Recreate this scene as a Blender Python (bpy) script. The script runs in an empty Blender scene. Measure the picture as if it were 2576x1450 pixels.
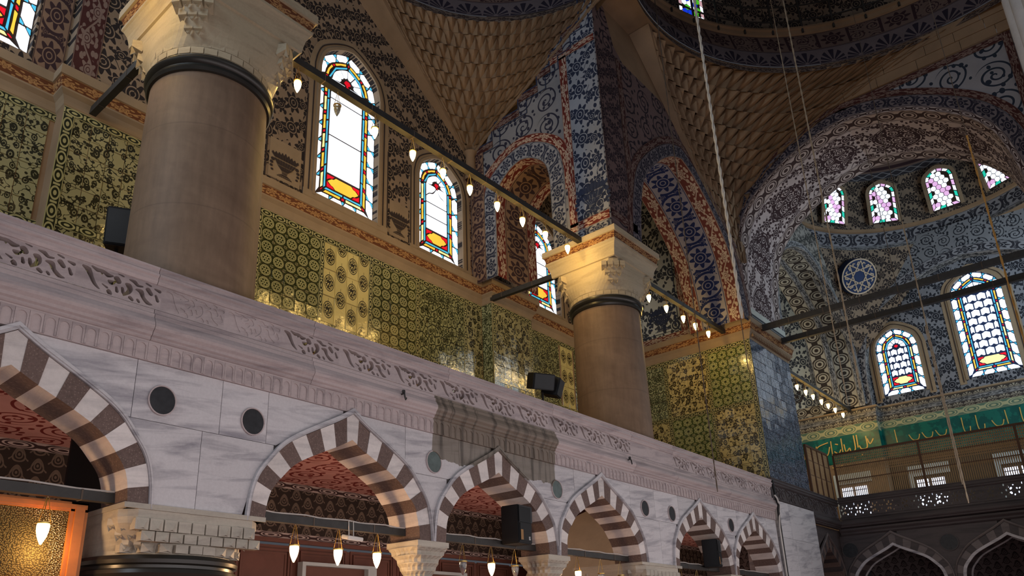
import bpy, bmesh, math, random
from mathutils import Vector, Matrix
random.seed(7)
PI = math.pi
sc = bpy.context.scene
COL = sc.collection
# ------------------------------------------------------------------ camera
W_, H_ = 2576.0, 1450.0
FPX, CX, CY = 1907.52, 1208.19, 959.52
ROT = ((0.66596213, -0.7455895, -0.02430529), (0.22899964, 0.23533416, -0.94455122), (0.70996733, 0.62346944, 0.32746336))
EYE = Vector((0, 0, 1.6))
cd = bpy.data.cameras.new('camera'); cam = bpy.data.objects.new('camera', cd); COL.objects.link(cam)
cd.sensor_fit = 'HORIZONTAL'; cd.sensor_width = 36; cd.lens = 36 * FPX / W_
cd.shift_x = (W_ / 2 - CX) / W_; cd.shift_y = (CY - H_ / 2) / W_
cd.clip_start = .05; cd.clip_end = 300
r0, r1, r2 = (Vector(r) for r in ROT)
m = Matrix.Identity(4)
for i, c in enumerate((r0, -r1, -r2)):
    for j in range(3): m[j][i] = c[j]
m.translation = EYE; cam.matrix_world = m
sc.camera = cam
# ------------------------------------------------------------------ world, lights, exposure
sc.view_settings.view_transform = 'Standard'; sc.view_settings.look = 'None'
sc.view_settings.exposure = 0.0; sc.view_settings.gamma = 1.0; sc.view_settings.use_curve_mapping = False
wd = bpy.data.worlds.new('world'); sc.world = wd; wd.use_nodes = True
bg = wd.node_tree.nodes['Background']; bg.inputs[0].default_value = (.80, .86, 1.0, 1); bg.inputs[1].default_value = 0.075
def area(name, loc, target, sx, sy, power, col):
    l = bpy.data.lights.new(name, 'AREA'); l.shape = 'RECTANGLE'; l.size = sx; l.size_y = sy; l.energy = power; l.color = col
    o = bpy.data.objects.new(name, l); COL.objects.link(o); o.location = loc
    o.rotation_euler = (Vector(target) - Vector(loc)).to_track_quat('-Z', 'Y').to_euler(); return o
# daylight of the windows across the nave, the chandeliers' ring low over the floor, windows of the hall's left end
area('nave_windows_light', (6, -16, 11), (12, 10, 5), 16, 8, 420, (.93, .94, 1.0))
area('chandelier_light', (12, 3.2, 2.6), (12, 10, 5.0), 34, 4, 740, (1.0, .91, .90))
area('end_windows_light', (-9, 9, 17), (18, 12, 16), 9, 8, 1250, (.72, .86, 1.0))
area('far_bay_fill_light', (37.5, -2.6, 16), (38.5, 10, 14.5), 8, 8, 820, (.74, .90, 1.0))  # unseen fill light, added to brighten the far bay
area('side_arch_fill_light', (34.5, 15.2, 16.5), (43, 12.5, 15.5), 2.2, 3.5, 160, (.82, .96, 1.0))  # unseen cool fill behind the pier, added to brighten the far side arch
area('aisle_fill_light', (17, 13.2, 2.4), (17, 13.4, 6), 36, 2.5, 170, (1.0, .74, .58))  # unseen warm fill shining upward, added to brighten the aisle

# ------------------------------------------------------------------ shader language
def lin(c):
    c = c / 255.0
    return c / 12.92 if c <= .04045 else ((c + .055) / 1.055) ** 2.4
def rgb(r, g, b): return (lin(r), lin(g), lin(b), 1.0)
class E:
    def __init__(s, n, sock): s.n = n; s.s = sock
    def _m(s, op, o=None, rev=False):
        return s.n.math(op, o, s) if rev else s.n.math(op, s, o)
    def __add__(s, o): return s._m('ADD', o)
    __radd__ = __add__
    def __sub__(s, o): return s._m('SUBTRACT', o)
    def __rsub__(s, o): return s._m('SUBTRACT', o, True)
    def __mul__(s, o): return s._m('MULTIPLY', o)
    __rmul__ = __mul__
    def __truediv__(s, o): return s._m('DIVIDE', o)
    def __lt__(s, o): return s._m('LESS_THAN', o)
    def __gt__(s, o): return s._m('GREATER_THAN', o)
    def __neg__(s): return s._m('MULTIPLY', -1.0)
    def fract(s): return s._m('FRACT')
    def floor(s): return s._m('FLOOR')
    def abs(s): return s._m('ABSOLUTE')
    def sin(s): return s._m('SINE')
    def cos(s): return s._m('COSINE')
    def sqrt(s): return s._m('SQRT')
    def max(s, o): return s._m('MAXIMUM', o)
    def min(s, o): return s._m('MINIMUM', o)
    def mod(s, o): return s._m('FLOORED_MODULO', o)
    def inv(s): return 1.0 - s
class NT:
    def __init__(s, name, rough=.8, spec=.3):
        s.mat = bpy.data.materials.new(name); s.mat.use_nodes = True
        s.t = s.mat.node_tree; s.b = s.t.nodes['Principled BSDF']
        s.b.inputs['Roughness'].default_value = rough; s.b.inputs['Specular IOR Level'].default_value = spec
    def node(s, k): return s.t.nodes.new(k)
    def link(s, a, b): s.t.links.new(a, b)
    def math(s, op, a, b=None):
        n = s.node('ShaderNodeMath'); n.operation = op
        for i, x in enumerate((a, b)):
            if x is None: continue
            if isinstance(x, E): s.link(x.s, n.inputs[i])
            else: n.inputs[i].default_value = x
        return E(s, n.outputs[0])
    def atan2(s, y, x): return s.math('ARCTAN2', y, x)
    def pos(s, axes='xz'):
        g = s.node('ShaderNodeNewGeometry'); sp = s.node('ShaderNodeSeparateXYZ'); s.link(g.outputs['Position'], sp.inputs[0])
        return [E(s, sp.outputs['xyz'.index(a)]) for a in axes]
    def uv(s):
        g = s.node('ShaderNodeUVMap'); g.uv_map = 'UVMap'; sp = s.node('ShaderNodeSeparateXYZ'); s.link(g.outputs[0], sp.inputs[0])
        return E(s, sp.outputs[0]), E(s, sp.outputs[1])
    def obj_random(s):
        n = s.node('ShaderNodeObjectInfo'); return E(s, n.outputs['Random'])
    def vec(s, *a):
        c = s.node('ShaderNodeCombineXYZ')
        for i, x in enumerate(a):
            if isinstance(x, E): s.link(x.s, c.inputs[i])
            else: c.inputs[i].default_value = x
        return c.outputs[0]
    def noise(s, v, scale=1., detail=3., rough=.55, dist=0.):
        n = s.node('ShaderNodeTexNoise'); n.inputs['Scale'].default_value = scale; n.inputs['Detail'].default_value = detail
        n.inputs['Roughness'].default_value = rough; n.inputs['Distortion'].default_value = dist
        s.link(v, n.inputs['Vector']); return E(s, n.outputs[0])
    def voro(s, v, scale=1., feature='F1', rnd=1.0):
        n = s.node('ShaderNodeTexVoronoi'); n.voronoi_dimensions = '2D'; n.feature = feature; n.inputs['Scale'].default_value = scale
        n.inputs['Randomness'].default_value = rnd; s.link(v, n.inputs['Vector'])
        if feature == 'F1':
            sp = s.node('ShaderNodeSeparateXYZ'); s.link(n.outputs['Color'], sp.inputs[0])
            return E(s, n.outputs['Distance']), E(s, sp.outputs[0]), n.outputs['Position']
        return E(s, n.outputs['Distance'])
    def mix(s, f, a, b):
        n = s.node('ShaderNodeMix'); n.data_type = 'RGBA'
        for i, x in ((0, f), (6, a), (7, b)):
            if isinstance(x, E): s.link(x.s, n.inputs[i])
            elif hasattr(x, 'is_linked'): s.link(x, n.inputs[i])
            else: n.inputs[i].default_value = x
        return n.outputs[2]
    def scale(s, f, c):
        n = s.node('ShaderNodeVectorMath'); n.operation = 'SCALE'
        s.link(c, n.inputs[0]) if hasattr(c, 'is_linked') else setattr(n.inputs[0], 'default_value', c[:3])
        s.link(f.s, n.inputs['Scale']); return n.outputs[0]
    def color(s, c):
        if hasattr(c, 'is_linked'): s.link(c, s.b.inputs['Base Color'])
        else: s.b.inputs['Base Color'].default_value = c
        return s
    def bump(s, h, strength=.3, dist=.02):
        n = s.node('ShaderNodeBump'); n.inputs['Strength'].default_value = strength; n.inputs['Distance'].default_value = dist
        s.link(h.s, n.inputs['Height']); s.link(n.outputs[0], s.b.inputs['Normal']); return s
    def wear(s, c, lo=.82, hi=1.12, scale=.9, xyz=True):
        x, y, z = s.pos('xyz'); f = s.noise(s.vec(x, y, z), scale, 5, .6)
        return s.scale(f * (2 * (hi - lo)) + (lo - (hi - lo) * .5), c)
# ---- ornament masks (1 = paint)
def cell(n, u, v, s, half=True):
    U = u * s; V = v * s
    if half: V = V + U.floor().mod(2.0) * .5
    return U.fract() - .5, V.fract() - .5
def rosette(n, px, py, R, k):
    r = (px * px + py * py).sqrt(); th = n.atan2(py, px)
    ck = (th * k).cos(); e = (ck * .2 + .8) * R
    body = r < e
    gap = ((r - R * .5).abs() < R * .045).max((ck < -.9) * (r > R * .6)).max((r - R * .22).abs() < R * .04)
    return body * gap.inv()
def warp(n, u, v, s, a):
    f = n.noise(n.vec(u, v, 0.3), s, 1); g = n.noise(n.vec(v, u, 7.7), s, 1)
    return u + (f - .5) * a, v + (g - .5) * a
def floral(n, u, v, s, R=.41, vine=.022):
    u, v = warp(n, u, v, s * .9, .22 / s)
    px, py = cell(n, u, v * .86, s); m = rosette(n, px, py, R, 8)
    qx, qy = cell(n, u + .5 / s, v + .25 / s, s); m = m.max(rosette(n, qx, qy, R * .72, 6))
    sx = (py - (px * 2 * PI).sin() * .3).abs() < vine
    d, c, p = n.voro(n.vec(u * 1.0, v * .62, 0), s * 4.6)
    leaf = (d < (c * .2 + .16)) * (c > .25)
    return m.max(sx).max(leaf * ((px * px + py * py) > (R * R * 1.25)))
def vine(n, a, c):
    """a along (one flower per unit), c across -1..1"""
    k = a.floor().mod(2.0) * 2.0 - 1.0
    st = (c - (a * PI).sin() * .55).abs() < .09
    px = a.fract() - .5; py = (c + k * .28) * .5
    fl = rosette(n, px, py, .36, 7)
    d, cc, p = n.voro(n.vec(a * 1.3, c * .8, 0), 2.6)
    leaf = (d < (cc * .2 + .24)) * (cc > .2) * ((px * px + py * py) > .14)
    return st.max(fl).max(leaf)
def arabesque(n, u, v, s):
    u, v = warp(n, u, v, s * .6, .35 / s)
    px, py = cell(n, u, v, s); r = (px * px + py * py).sqrt(); th = n.atan2(py, px)
    sp = ((r * 5.0 + th / (2 * PI)).fract() - .5).abs() < .14
    d, c, p = n.voro(n.vec(u, v * .8, 0), s * 4.2)
    return (sp * (r < .46)).max((d < (c * .2 + .1)) * (c > .3))
def lines(n, x, at, w):
    m = None
    for a in at:
        t = (x - a).abs() < w; m = t if m is None else m.max(t)
    return m
M = {}
def fin(name, n, c): n.color(c); M[name] = n.mat; return n
def plain(name, c, rough=.8, spec=.3, lo=.85, hi=1.12, sc_=1.5, metal=0):
    n = NT(name, rough, spec); n.b.inputs['Metallic'].default_value = metal
    return fin(name, n, n.wear(c, lo, hi, sc_))
# marbles
def marble(name, base, vein, streak=1.0, rough=.55, stain=False, tone=.16):
    n = NT(name, rough, .35); x, y, z = n.pos('xyz')
    rnd = n.obj_random()
    f = n.noise(n.vec(x * .45 + rnd * 9, y * .45, z * 3.2 - x * .35), 1.6, 6, .62, .6)
    g = n.noise(n.vec(x, y, z), 22, 4, .7)
    c = n.mix(((f - .47) * 3.2 * streak).max(0.0).min(1.0), base, vein)
    c = n.scale(g * .30 + .85 + (rnd - .5) * tone, c)
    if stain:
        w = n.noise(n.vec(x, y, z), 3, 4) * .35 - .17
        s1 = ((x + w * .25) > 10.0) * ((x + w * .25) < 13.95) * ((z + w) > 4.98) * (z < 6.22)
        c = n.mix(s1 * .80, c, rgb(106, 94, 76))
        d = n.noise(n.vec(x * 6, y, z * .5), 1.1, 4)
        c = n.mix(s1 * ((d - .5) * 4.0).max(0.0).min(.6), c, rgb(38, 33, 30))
    n.bump(g, .12, .01); return fin(name, n, c)
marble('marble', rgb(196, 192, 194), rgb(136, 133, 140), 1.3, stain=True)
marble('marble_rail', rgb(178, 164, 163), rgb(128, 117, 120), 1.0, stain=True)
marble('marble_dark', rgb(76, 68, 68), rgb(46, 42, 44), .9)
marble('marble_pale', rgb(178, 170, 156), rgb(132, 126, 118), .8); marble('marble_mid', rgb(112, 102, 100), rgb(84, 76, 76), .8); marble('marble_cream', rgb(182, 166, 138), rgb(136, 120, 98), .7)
marble('voussoir_light', rgb(212, 204, 200), rgb(168, 162, 162), .9, tone=.2)
n = NT('voussoir_dark', .7); x, y, z = n.pos('xyz'); r = n.obj_random()
g = n.noise(n.vec(x, y, z), 28, 3, .75); d, c_, p = n.voro(n.vec(x * 9 + y * 7, z * 9, 0), 3.2)
c = n.mix((d < .22) * (c_ > .6), rgb(104, 86, 80), rgb(126, 108, 100)); c = n.scale(g * 1.1 + .42 + (r - .5) * .2, c); n.bump(g, .3, .01); fin('voussoir_dark', n, c)
n = NT('column_stone', .6, .3); x, y, z = n.pos('xyz')
f = n.noise(n.vec(x, y, z * 2.2 + x * .6), 1.1, 5, .6, .5); g = n.noise(n.vec(x * 3, y * 3, z * .5), 2.5, 4, .65)
c = n.mix(f, rgb(104, 83, 66), rgb(146, 121, 99)); c = n.scale(g * .6 + .68, c)
ring = lines(n, z, (8.35, 9.9, 11.3), .012); c = n.mix(ring * .2, c, rgb(60, 50, 44)); fin('column_stone', n, c)
plain('black_bronze', rgb(42, 40, 36), .32, .5)
plain('iron', rgb(52, 50, 48), .55, .4, .7, 1.2, 6)
plain('plaster', rgb(150, 130, 106)); plain('plaster_brown', rgb(146, 120, 94), lo=.7, hi=1.15, sc_=.7)
plain('lead', rgb(58, 44, 38), .7); plain('lead_blue', rgb(34, 52, 92), .7)
plain('paint_dark', rgb(58, 48, 46)); plain('paint_blue', rgb(46, 54, 78)); plain('paint_red', rgb(112, 46, 38)); plain('paint_pale', rgb(196, 178, 156))
plain('speaker_black', rgb(24, 24, 26), .55); plain('speaker_grey', rgb(58, 60, 62), .6); plain('label_white', rgb(215, 215, 215), .5); plain('label_tan', rgb(150, 112, 70), .5)
plain('disc', rgb(40, 41, 44), .5, .4, .6, 1.4, 9); plain('disc_green', rgb(92, 104, 102), .45, .4, .6, 1.3, 7)
plain('rope', rgb(176, 160, 138), .9); plain('rope_white', rgb(206, 200, 190), .9); plain('rope_orange', rgb(196, 150, 84), .9); plain('rope_dark', rgb(96, 84, 74), .9)
plain('brass', rgb(190, 160, 90), .35, .5, metal=.8); plain('wood', rgb(176, 104, 44), .5, .4, .7, 1.2, 3); plain('wood_dark', rgb(88, 60, 40), .6)
plain('cable_white', rgb(196, 190, 184), .6); plain('cable_black', rgb(28, 27, 28), .5); plain('lamp_housing', rgb(210, 206, 200), .5)
plain('panel_wood', rgb(112, 74, 64), .55, .3, .8, 1.15, 2); plain('lower_tile', rgb(72, 58, 44), .5); plain('lattice_wood', rgb(164, 136, 98), .6, .3); plain('frame_white', rgb(190, 200, 204), .5)
plain('carpet', rgb(120, 50, 44), .95); plain('fluted_white', rgb(244, 247, 252), .6)
# glass that daylight stands behind
def glow(name, col, st, base=None):
    n = NT(name, .25, .5); n.b.inputs['Base Color'].default_value = base or col
    x, y, z = n.pos('xyz'); f = n.noise(n.vec(x, y, z), 1.4, 2)
    e = n.scale(f * .5 + .75, col); n.link(e, n.b.inputs['Emission Color']); n.b.inputs['Emission Strength'].default_value = st; M[name] = n.mat
glow('pane_white', rgb(236, 244, 255), 1.15); glow('pane_blue', rgb(70, 176, 214), 1.0); glow('pane_yellow', rgb(232, 186, 62), 1.0); glow('pane_amber', rgb(246, 226, 150), 1.05)
glow('pane_red', rgb(206, 18, 36), 1.0); glow('pane_violet', rgb(214, 168, 214), 1.0); glow('pane_teal', rgb(34, 186, 160), 1.0); glow('pane_green', rgb(80, 200, 40), .8); glow('pane_cobalt', rgb(20, 60, 220), .8); glow('pane_pink', rgb(214, 170, 176), .8)
glow('sky_pane', rgb(214, 226, 255), 2.2); glow('pane_grey', rgb(150, 176, 190), .75)
glow('lamp_glass', (1.0, .78, .36, 1), 9.0); glow('lamp_glass_warm', (1.0, .66, .34, 1), 8.0)
n = NT('lamp_clear', .08, .6); n.b.inputs['Base Color'].default_value = rgb(214, 220, 222); n.b.inputs['Transmission Weight'].default_value = .85; M['lamp_clear'] = n.mat
# tiles ------------------------------------------------------------
def tile_fin(name, n, c, rough=.13):
    r = n.obj_random(); x, y, z = n.pos('xyz'); g = n.noise(n.vec(x, y, z), 7, 3)
    n.b.inputs['Roughness'].default_value = rough; n.b.inputs['Specular IOR Level'].default_value = .5
    n.bump(g, .25, .02); return fin(name, n, n.scale(r * .22 + .82 + g * .12, c))
n = NT('tile_rosette'); u, v = n.uv(); px = u - .5; py = v - .5
r = (px * px + py * py).sqrt(); th = n.atan2(py, px)
m_ = ((r - .41).abs() < .022).max((r - .36).abs() < .014)
t6 = (th + PI / 6).mod(PI / 3) - PI / 6; qx = r * t6.cos() - .215; qy = r * t6.sin(); q = (qx * qx + qy * qy).sqrt()
m_ = m_.max((q - .105).abs() < .02).max((r < .34) * (r > .10) * (t6.abs() > .46) * .8).max((r - .085).abs() < .018)
cx_ = .5 - px.abs(); cy_ = .5 - py.abs(); rc = (cx_ * cx_ + cy_ * cy_).sqrt(); m_ = m_.max((rc - .10).abs() < .02).max(rc < .04)
spk, c2, p = n.voro(n.vec(u, v, 0), 9); bgc = n.mix(spk < .3, rgb(52, 56, 30), rgb(84, 86, 48))
tile_fin('tile_rosette', n, n.mix(m_, bgc, rgb(176, 172, 122)))
n = NT('tile_star'); u, v = n.uv(); px = u - .5; py = v - .5; r = (px * px + py * py).sqrt(); th = n.atan2(py, px)
e8 = (th * 6.0).cos() * .05
m_ = ((r + e8 - .38).abs() < .03).max((r - .24).abs() < .025).max((r < .36) * (r > .26) * ((th * 12.0).cos() > .6)).max((r < .2) * (r > .1) * ((th * 6.0).cos() > .2))
cx_ = .5 - px.abs(); cy_ = .5 - py.abs(); rc = (cx_ * cx_ + cy_ * cy_).sqrt(); m_ = m_.max((rc - .13).abs() < .02).max((rc - .06).abs() < .015)
tile_fin('tile_star', n, n.mix(m_, n.mix(r < .09, rgb(72, 86, 46), rgb(34, 38, 26)), rgb(186, 186, 134)))
def medal(name, off):
    n = NT(name); u, v = n.uv(); px = u - .5; py = (v - .5 + off).fract() - .5 if off else v - .5
    e = px / .43; w = py / .34; rr = (e * e + w * w).sqrt() + py.abs() * .2
    spk, c2, p = n.voro(n.vec(u, v, 0), 11)
    m_ = (rr < 1.0) * ((rr - .84).abs() > .05) * ((rr < .75) * (spk < .32)).inv()
    stalk = (px.abs() < .014) * (py > .28) * (py < .44) + 0.0
    m_ = m_.max(stalk)
    tile_fin(name, n, n.mix(m_, rgb(204, 190, 128), rgb(52, 48, 36)))
medal('tile_medallion', 0.0); medal('tile_medallion_split', 1.0)
def meadow(name, axes, s, bgc, fg, edge=0.0):
    n = NT(name); u, v = n.pos(axes); uw, vw = warp(n, u, v, s * .8, .25 / s)
    d, c, p = n.voro(n.vec(uw, vw * .72, 0), s); d2, c2, p2 = n.voro(n.vec(u * .8 + v * .5 + 3.3, v * .8 - u * .4, 0), s * 1.9)
    m_ = ((d < (c * .12 + .22)) * ((d - .12).abs() > .025)).max((d2 < (c2 * .16 + .12)) * (c2 > .45))
    if edge: m_ = m_.max(n.voro(n.vec(uw, vw * .72, 0), s, 'DISTANCE_TO_EDGE') < edge)
    else:
        wv = n.noise(n.vec(u, v, 0), s * .9, 2); m_ = m_.max((wv - .5).abs() < .018)
    tile_fin(name, n, n.mix(m_, bgc, fg))
meadow('tile_tulip', 'xz', 4.2, rgb(158, 152, 112), rgb(50, 48, 34)); meadow('tile_net', 'xz', 5.4, rgb(150, 150, 108), rgb(50, 52, 34), .07)
meadow('tile_tulip_side', 'yz', 3.9, rgb(190, 176, 122), rgb(58, 52, 34)); meadow('tile_net_side', 'yz', 6.0, rgb(160, 164, 126), rgb(56, 62, 42), .07)
meadow('tile_blue', 'xz', 6.5, rgb(110, 122, 138), rgb(44, 54, 72), .06)
def circle_border(name, axes, ia, period=.42):
    n = NT(name); u, v = n.uv()
    px = (u / period).fract() - .5; py = v - .5
    r = (px * px + py * py * .85).sqrt(); m_ = ((r - .34).abs() < .055).max(r < .14)
    m_ = m_.max((px.abs() > .44) * (py.abs() < .3)).max((py.abs() > .44))
    tile_fin(name, n, n.mix(m_, rgb(44, 46, 32), rgb(172, 166, 118)))
circle_border('tile_border', 'xz', 0)
# painted plaster ---------------------------------------------------
def paint(name, bgc, fg, fn, wear=(.78, 1.12), rough=.85):
    n = NT(name, rough, .2); mk = fn(n); c = n.mix(mk, bgc, fg); return fin(name, n, n.wear(c, wear[0], wear[1], .8))
paint('paint_floral_back', rgb(146, 126, 106), rgb(48, 42, 42), lambda n: floral(n, *n.pos('xz'), 1.35))
paint('paint_floral_a', rgb(150, 152, 158), rgb(44, 50, 70), lambda n: floral(n, *n.pos('yz'), 1.25))
paint('paint_floral_b', rgb(112, 92, 90), rgb(48, 38, 46), lambda n: floral(n, *n.pos('xz'), 1.5))
paint('paint_arab_a', rgb(138, 136, 138), rgb(48, 48, 64), lambda n: arabesque(n, *n.pos('yz'), .95))
paint('paint_arab_b', rgb(116, 96, 94), rgb(50, 42, 50), lambda n: arabesque(n, *n.pos('xz'), .9))
paint('paint_arab_c', rgb(150, 148, 152), rgb(44, 52, 66), lambda n: arabesque(n, *n.pos('yz'), .85))
paint('paint_floral_far', rgb(128, 130, 138), rgb(44, 46, 54), lambda n: floral(n, *n.pos('yz'), 1.2, vine=.04))
paint('paint_arab_far', rgb(132, 134, 140), rgb(44, 46, 54), lambda n: arabesque(n, *n.pos('yz'), 1.3))
paint('paint_pend_far', rgb(140, 124, 108), rgb(52, 46, 46), lambda n: floral(n, *n.uv(), 1.3, vine=.04))
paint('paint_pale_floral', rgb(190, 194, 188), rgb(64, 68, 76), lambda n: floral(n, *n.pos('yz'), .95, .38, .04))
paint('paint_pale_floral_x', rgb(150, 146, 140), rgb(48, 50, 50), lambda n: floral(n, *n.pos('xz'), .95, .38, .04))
# bands run along u (metres) with v across 0..1
def band(name, bgc, fg, per, kind='vine', wear=(.8, 1.1), edge=.07, line=None):
    n = NT(name, .85, .2); u, v = n.uv(); c2 = v * 2.0 - 1.0; a = u / per
    if kind == 'vine': mk = vine(n, a, c2 * 1.12)
    elif kind == 'flower':
        px = a.fract() - .5; mk = rosette(n, px, c2 * .42, .36, 8); rq = (px * px + c2 * c2 * .18).sqrt(); tq = n.atan2(c2 * .42, px); mk = mk.max(((rq - .45).abs() < .04) * ((tq * 2.0 + 1.0).sin() > -.2)); hx = (a + .5).fract() - .5; mk = mk.max(rosette(n, hx, (c2.abs() - .55) * .5, .16, 5))
        d, cc, p = n.voro(n.vec(a * 2.2, c2 * .9, 0), 3.0); mk = mk.max((d < (cc * .2 + .12)) * (cc > .35) * ((px * px + c2 * c2 * .18) > .2))
    elif kind == 'shell':
        px = a.fract() - .5; py = (v - .06); r = (px * px * 1.5 + py * py * .55).sqrt(); th = n.atan2(px, py)
        mk = (r < .58) * ((th * 13.0).cos() > -.25) * (r > .1)
    elif kind == 'square':
        px = a.fract() - .5; k = (a * .5).fract() > .5
        mk = k * (rosette(n, px, c2 * .5, .4, 8)) + k.inv() * (arabesque(n, u, v, 1.6)); mk = mk.max(px.abs() > .455)
    elif kind == 'circle':
        px = a.fract() - .5; r = (px * px + c2 * c2 * .2).sqrt(); mk = ((r - .4).abs() < .05).max((r - .26).abs() < .035).max(r < .12).max((px.abs() > .42) * (c2.abs() < .4))
    elif kind == 'chain':
        mk = ((c2.abs() - ((a * 2 * PI).cos() * .3 + .42)).abs() < .11)
    elif kind == 'medal':
        px = a.fract() - .5; e = (px.abs() * 2.7 + (c2.abs() * 1.3) * (c2.abs() * 1.3)); k = e < .85
        fl = floral(n, u, v * 2.6, 1.15, .36, .03); ins = arabesque(n, u, v * 2.6, 2.0)
        mk = k * ins.inv() + k.inv() * fl; mk = mk.max((e - .85).abs() < .05).max((e - .98).abs() < .03)
    ed = (c2.abs() > 1 - edge) * (c2.abs() < 1 - edge * .35)
    mk = mk * (c2.abs() < 1 - edge * 1.7); mk = mk.max(ed)
    fin(name, n, n.wear(n.mix(mk, bgc, fg), wear[0], wear[1], .9))
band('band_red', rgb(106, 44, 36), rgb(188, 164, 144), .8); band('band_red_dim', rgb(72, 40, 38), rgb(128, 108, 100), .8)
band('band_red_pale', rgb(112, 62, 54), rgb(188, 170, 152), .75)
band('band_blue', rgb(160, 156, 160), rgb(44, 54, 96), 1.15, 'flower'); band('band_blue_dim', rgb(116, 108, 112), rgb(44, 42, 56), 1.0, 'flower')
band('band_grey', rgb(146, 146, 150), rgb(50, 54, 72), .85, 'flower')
band('band_cornice', rgb(104, 64, 42), rgb(170, 130, 86), .5); band('band_shell', rgb(108, 96, 98), rgb(44, 38, 50), .95, 'shell')
band('band_square', rgb(112, 92, 84), rgb(58, 40, 44), 1.1, 'square'); band('band_scroll', rgb(110, 94, 84), rgb(56, 44, 42), .7)
band('band_soffit_c', rgb(192, 180, 180), rgb(62, 44, 48), 2.4, 'medal', edge=.03); band('band_circle', rgb(184, 170, 166), rgb(66, 50, 50), .8, 'circle')
band('band_circle_far', rgb(176, 168, 152), rgb(60, 52, 48), .8, 'circle'); band('band_far', rgb(150, 150, 152), rgb(50, 52, 58), .9)
band('band_far_flower', rgb(138, 138, 144), rgb(50, 50, 58), 1.5, 'flower'); band('band_chain', rgb(58, 56, 62), rgb(140, 138, 142), .7, 'chain')
band('band_shell_far', rgb(70, 66, 66), rgb(170, 164, 150), .5, 'shell'); band('band_teal', rgb(96, 120, 104), rgb(176, 176, 140), .95, 'circle', edge=.05)
band('band_soffit_back', rgb(140, 112, 92), rgb(64, 46, 48), 1.1, 'flower')
paint('paint_green', rgb(18, 104, 92), rgb(12, 84, 78), lambda n: n.noise(n.vec(*n.pos('xyz')), 3.0) > .5); M['paint_green'].node_tree.nodes['Principled BSDF'].inputs['Roughness'].default_value = .3
plain('gold', rgb(206, 172, 84), .4, .5)
paint('aisle_ceiling', rgb(196, 142, 134), rgb(118, 44, 40), lambda n: arabesque(n, *n.pos('xy'), 1.1))
def damask(n, ax='xz'):
    u, v = n.pos(ax); px, py = cell(n, u, v, 2.9); e = px.abs() * (1.4 + py * 1.2) * 2.2; rr = (e * e + py * py * 5.5).sqrt()
    m_ = ((rr - .9).abs() < .1).max((rr - .5).abs() < .09).max(rr < .2); return m_.max((py - (px * 2 * PI).cos() * .3).abs() < .05)
paint('aisle_damask', rgb(56, 48, 44), rgb(112, 100, 90), damask); paint('far_damask', rgb(118, 108, 108), rgb(56, 48, 50), lambda n: damask(n, 'yz')); 
n = NT('pebble_glass', .18, .5); u, v = n.pos('xz'); d, c, p = n.voro(n.vec(u, v * 1.3, 0), 42)
n.bump(d, .9, .02); c2 = n.mix(d < .3, rgb(66, 58, 36), rgb(120, 106, 66)); fin('pebble_glass', n, c2)
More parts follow.
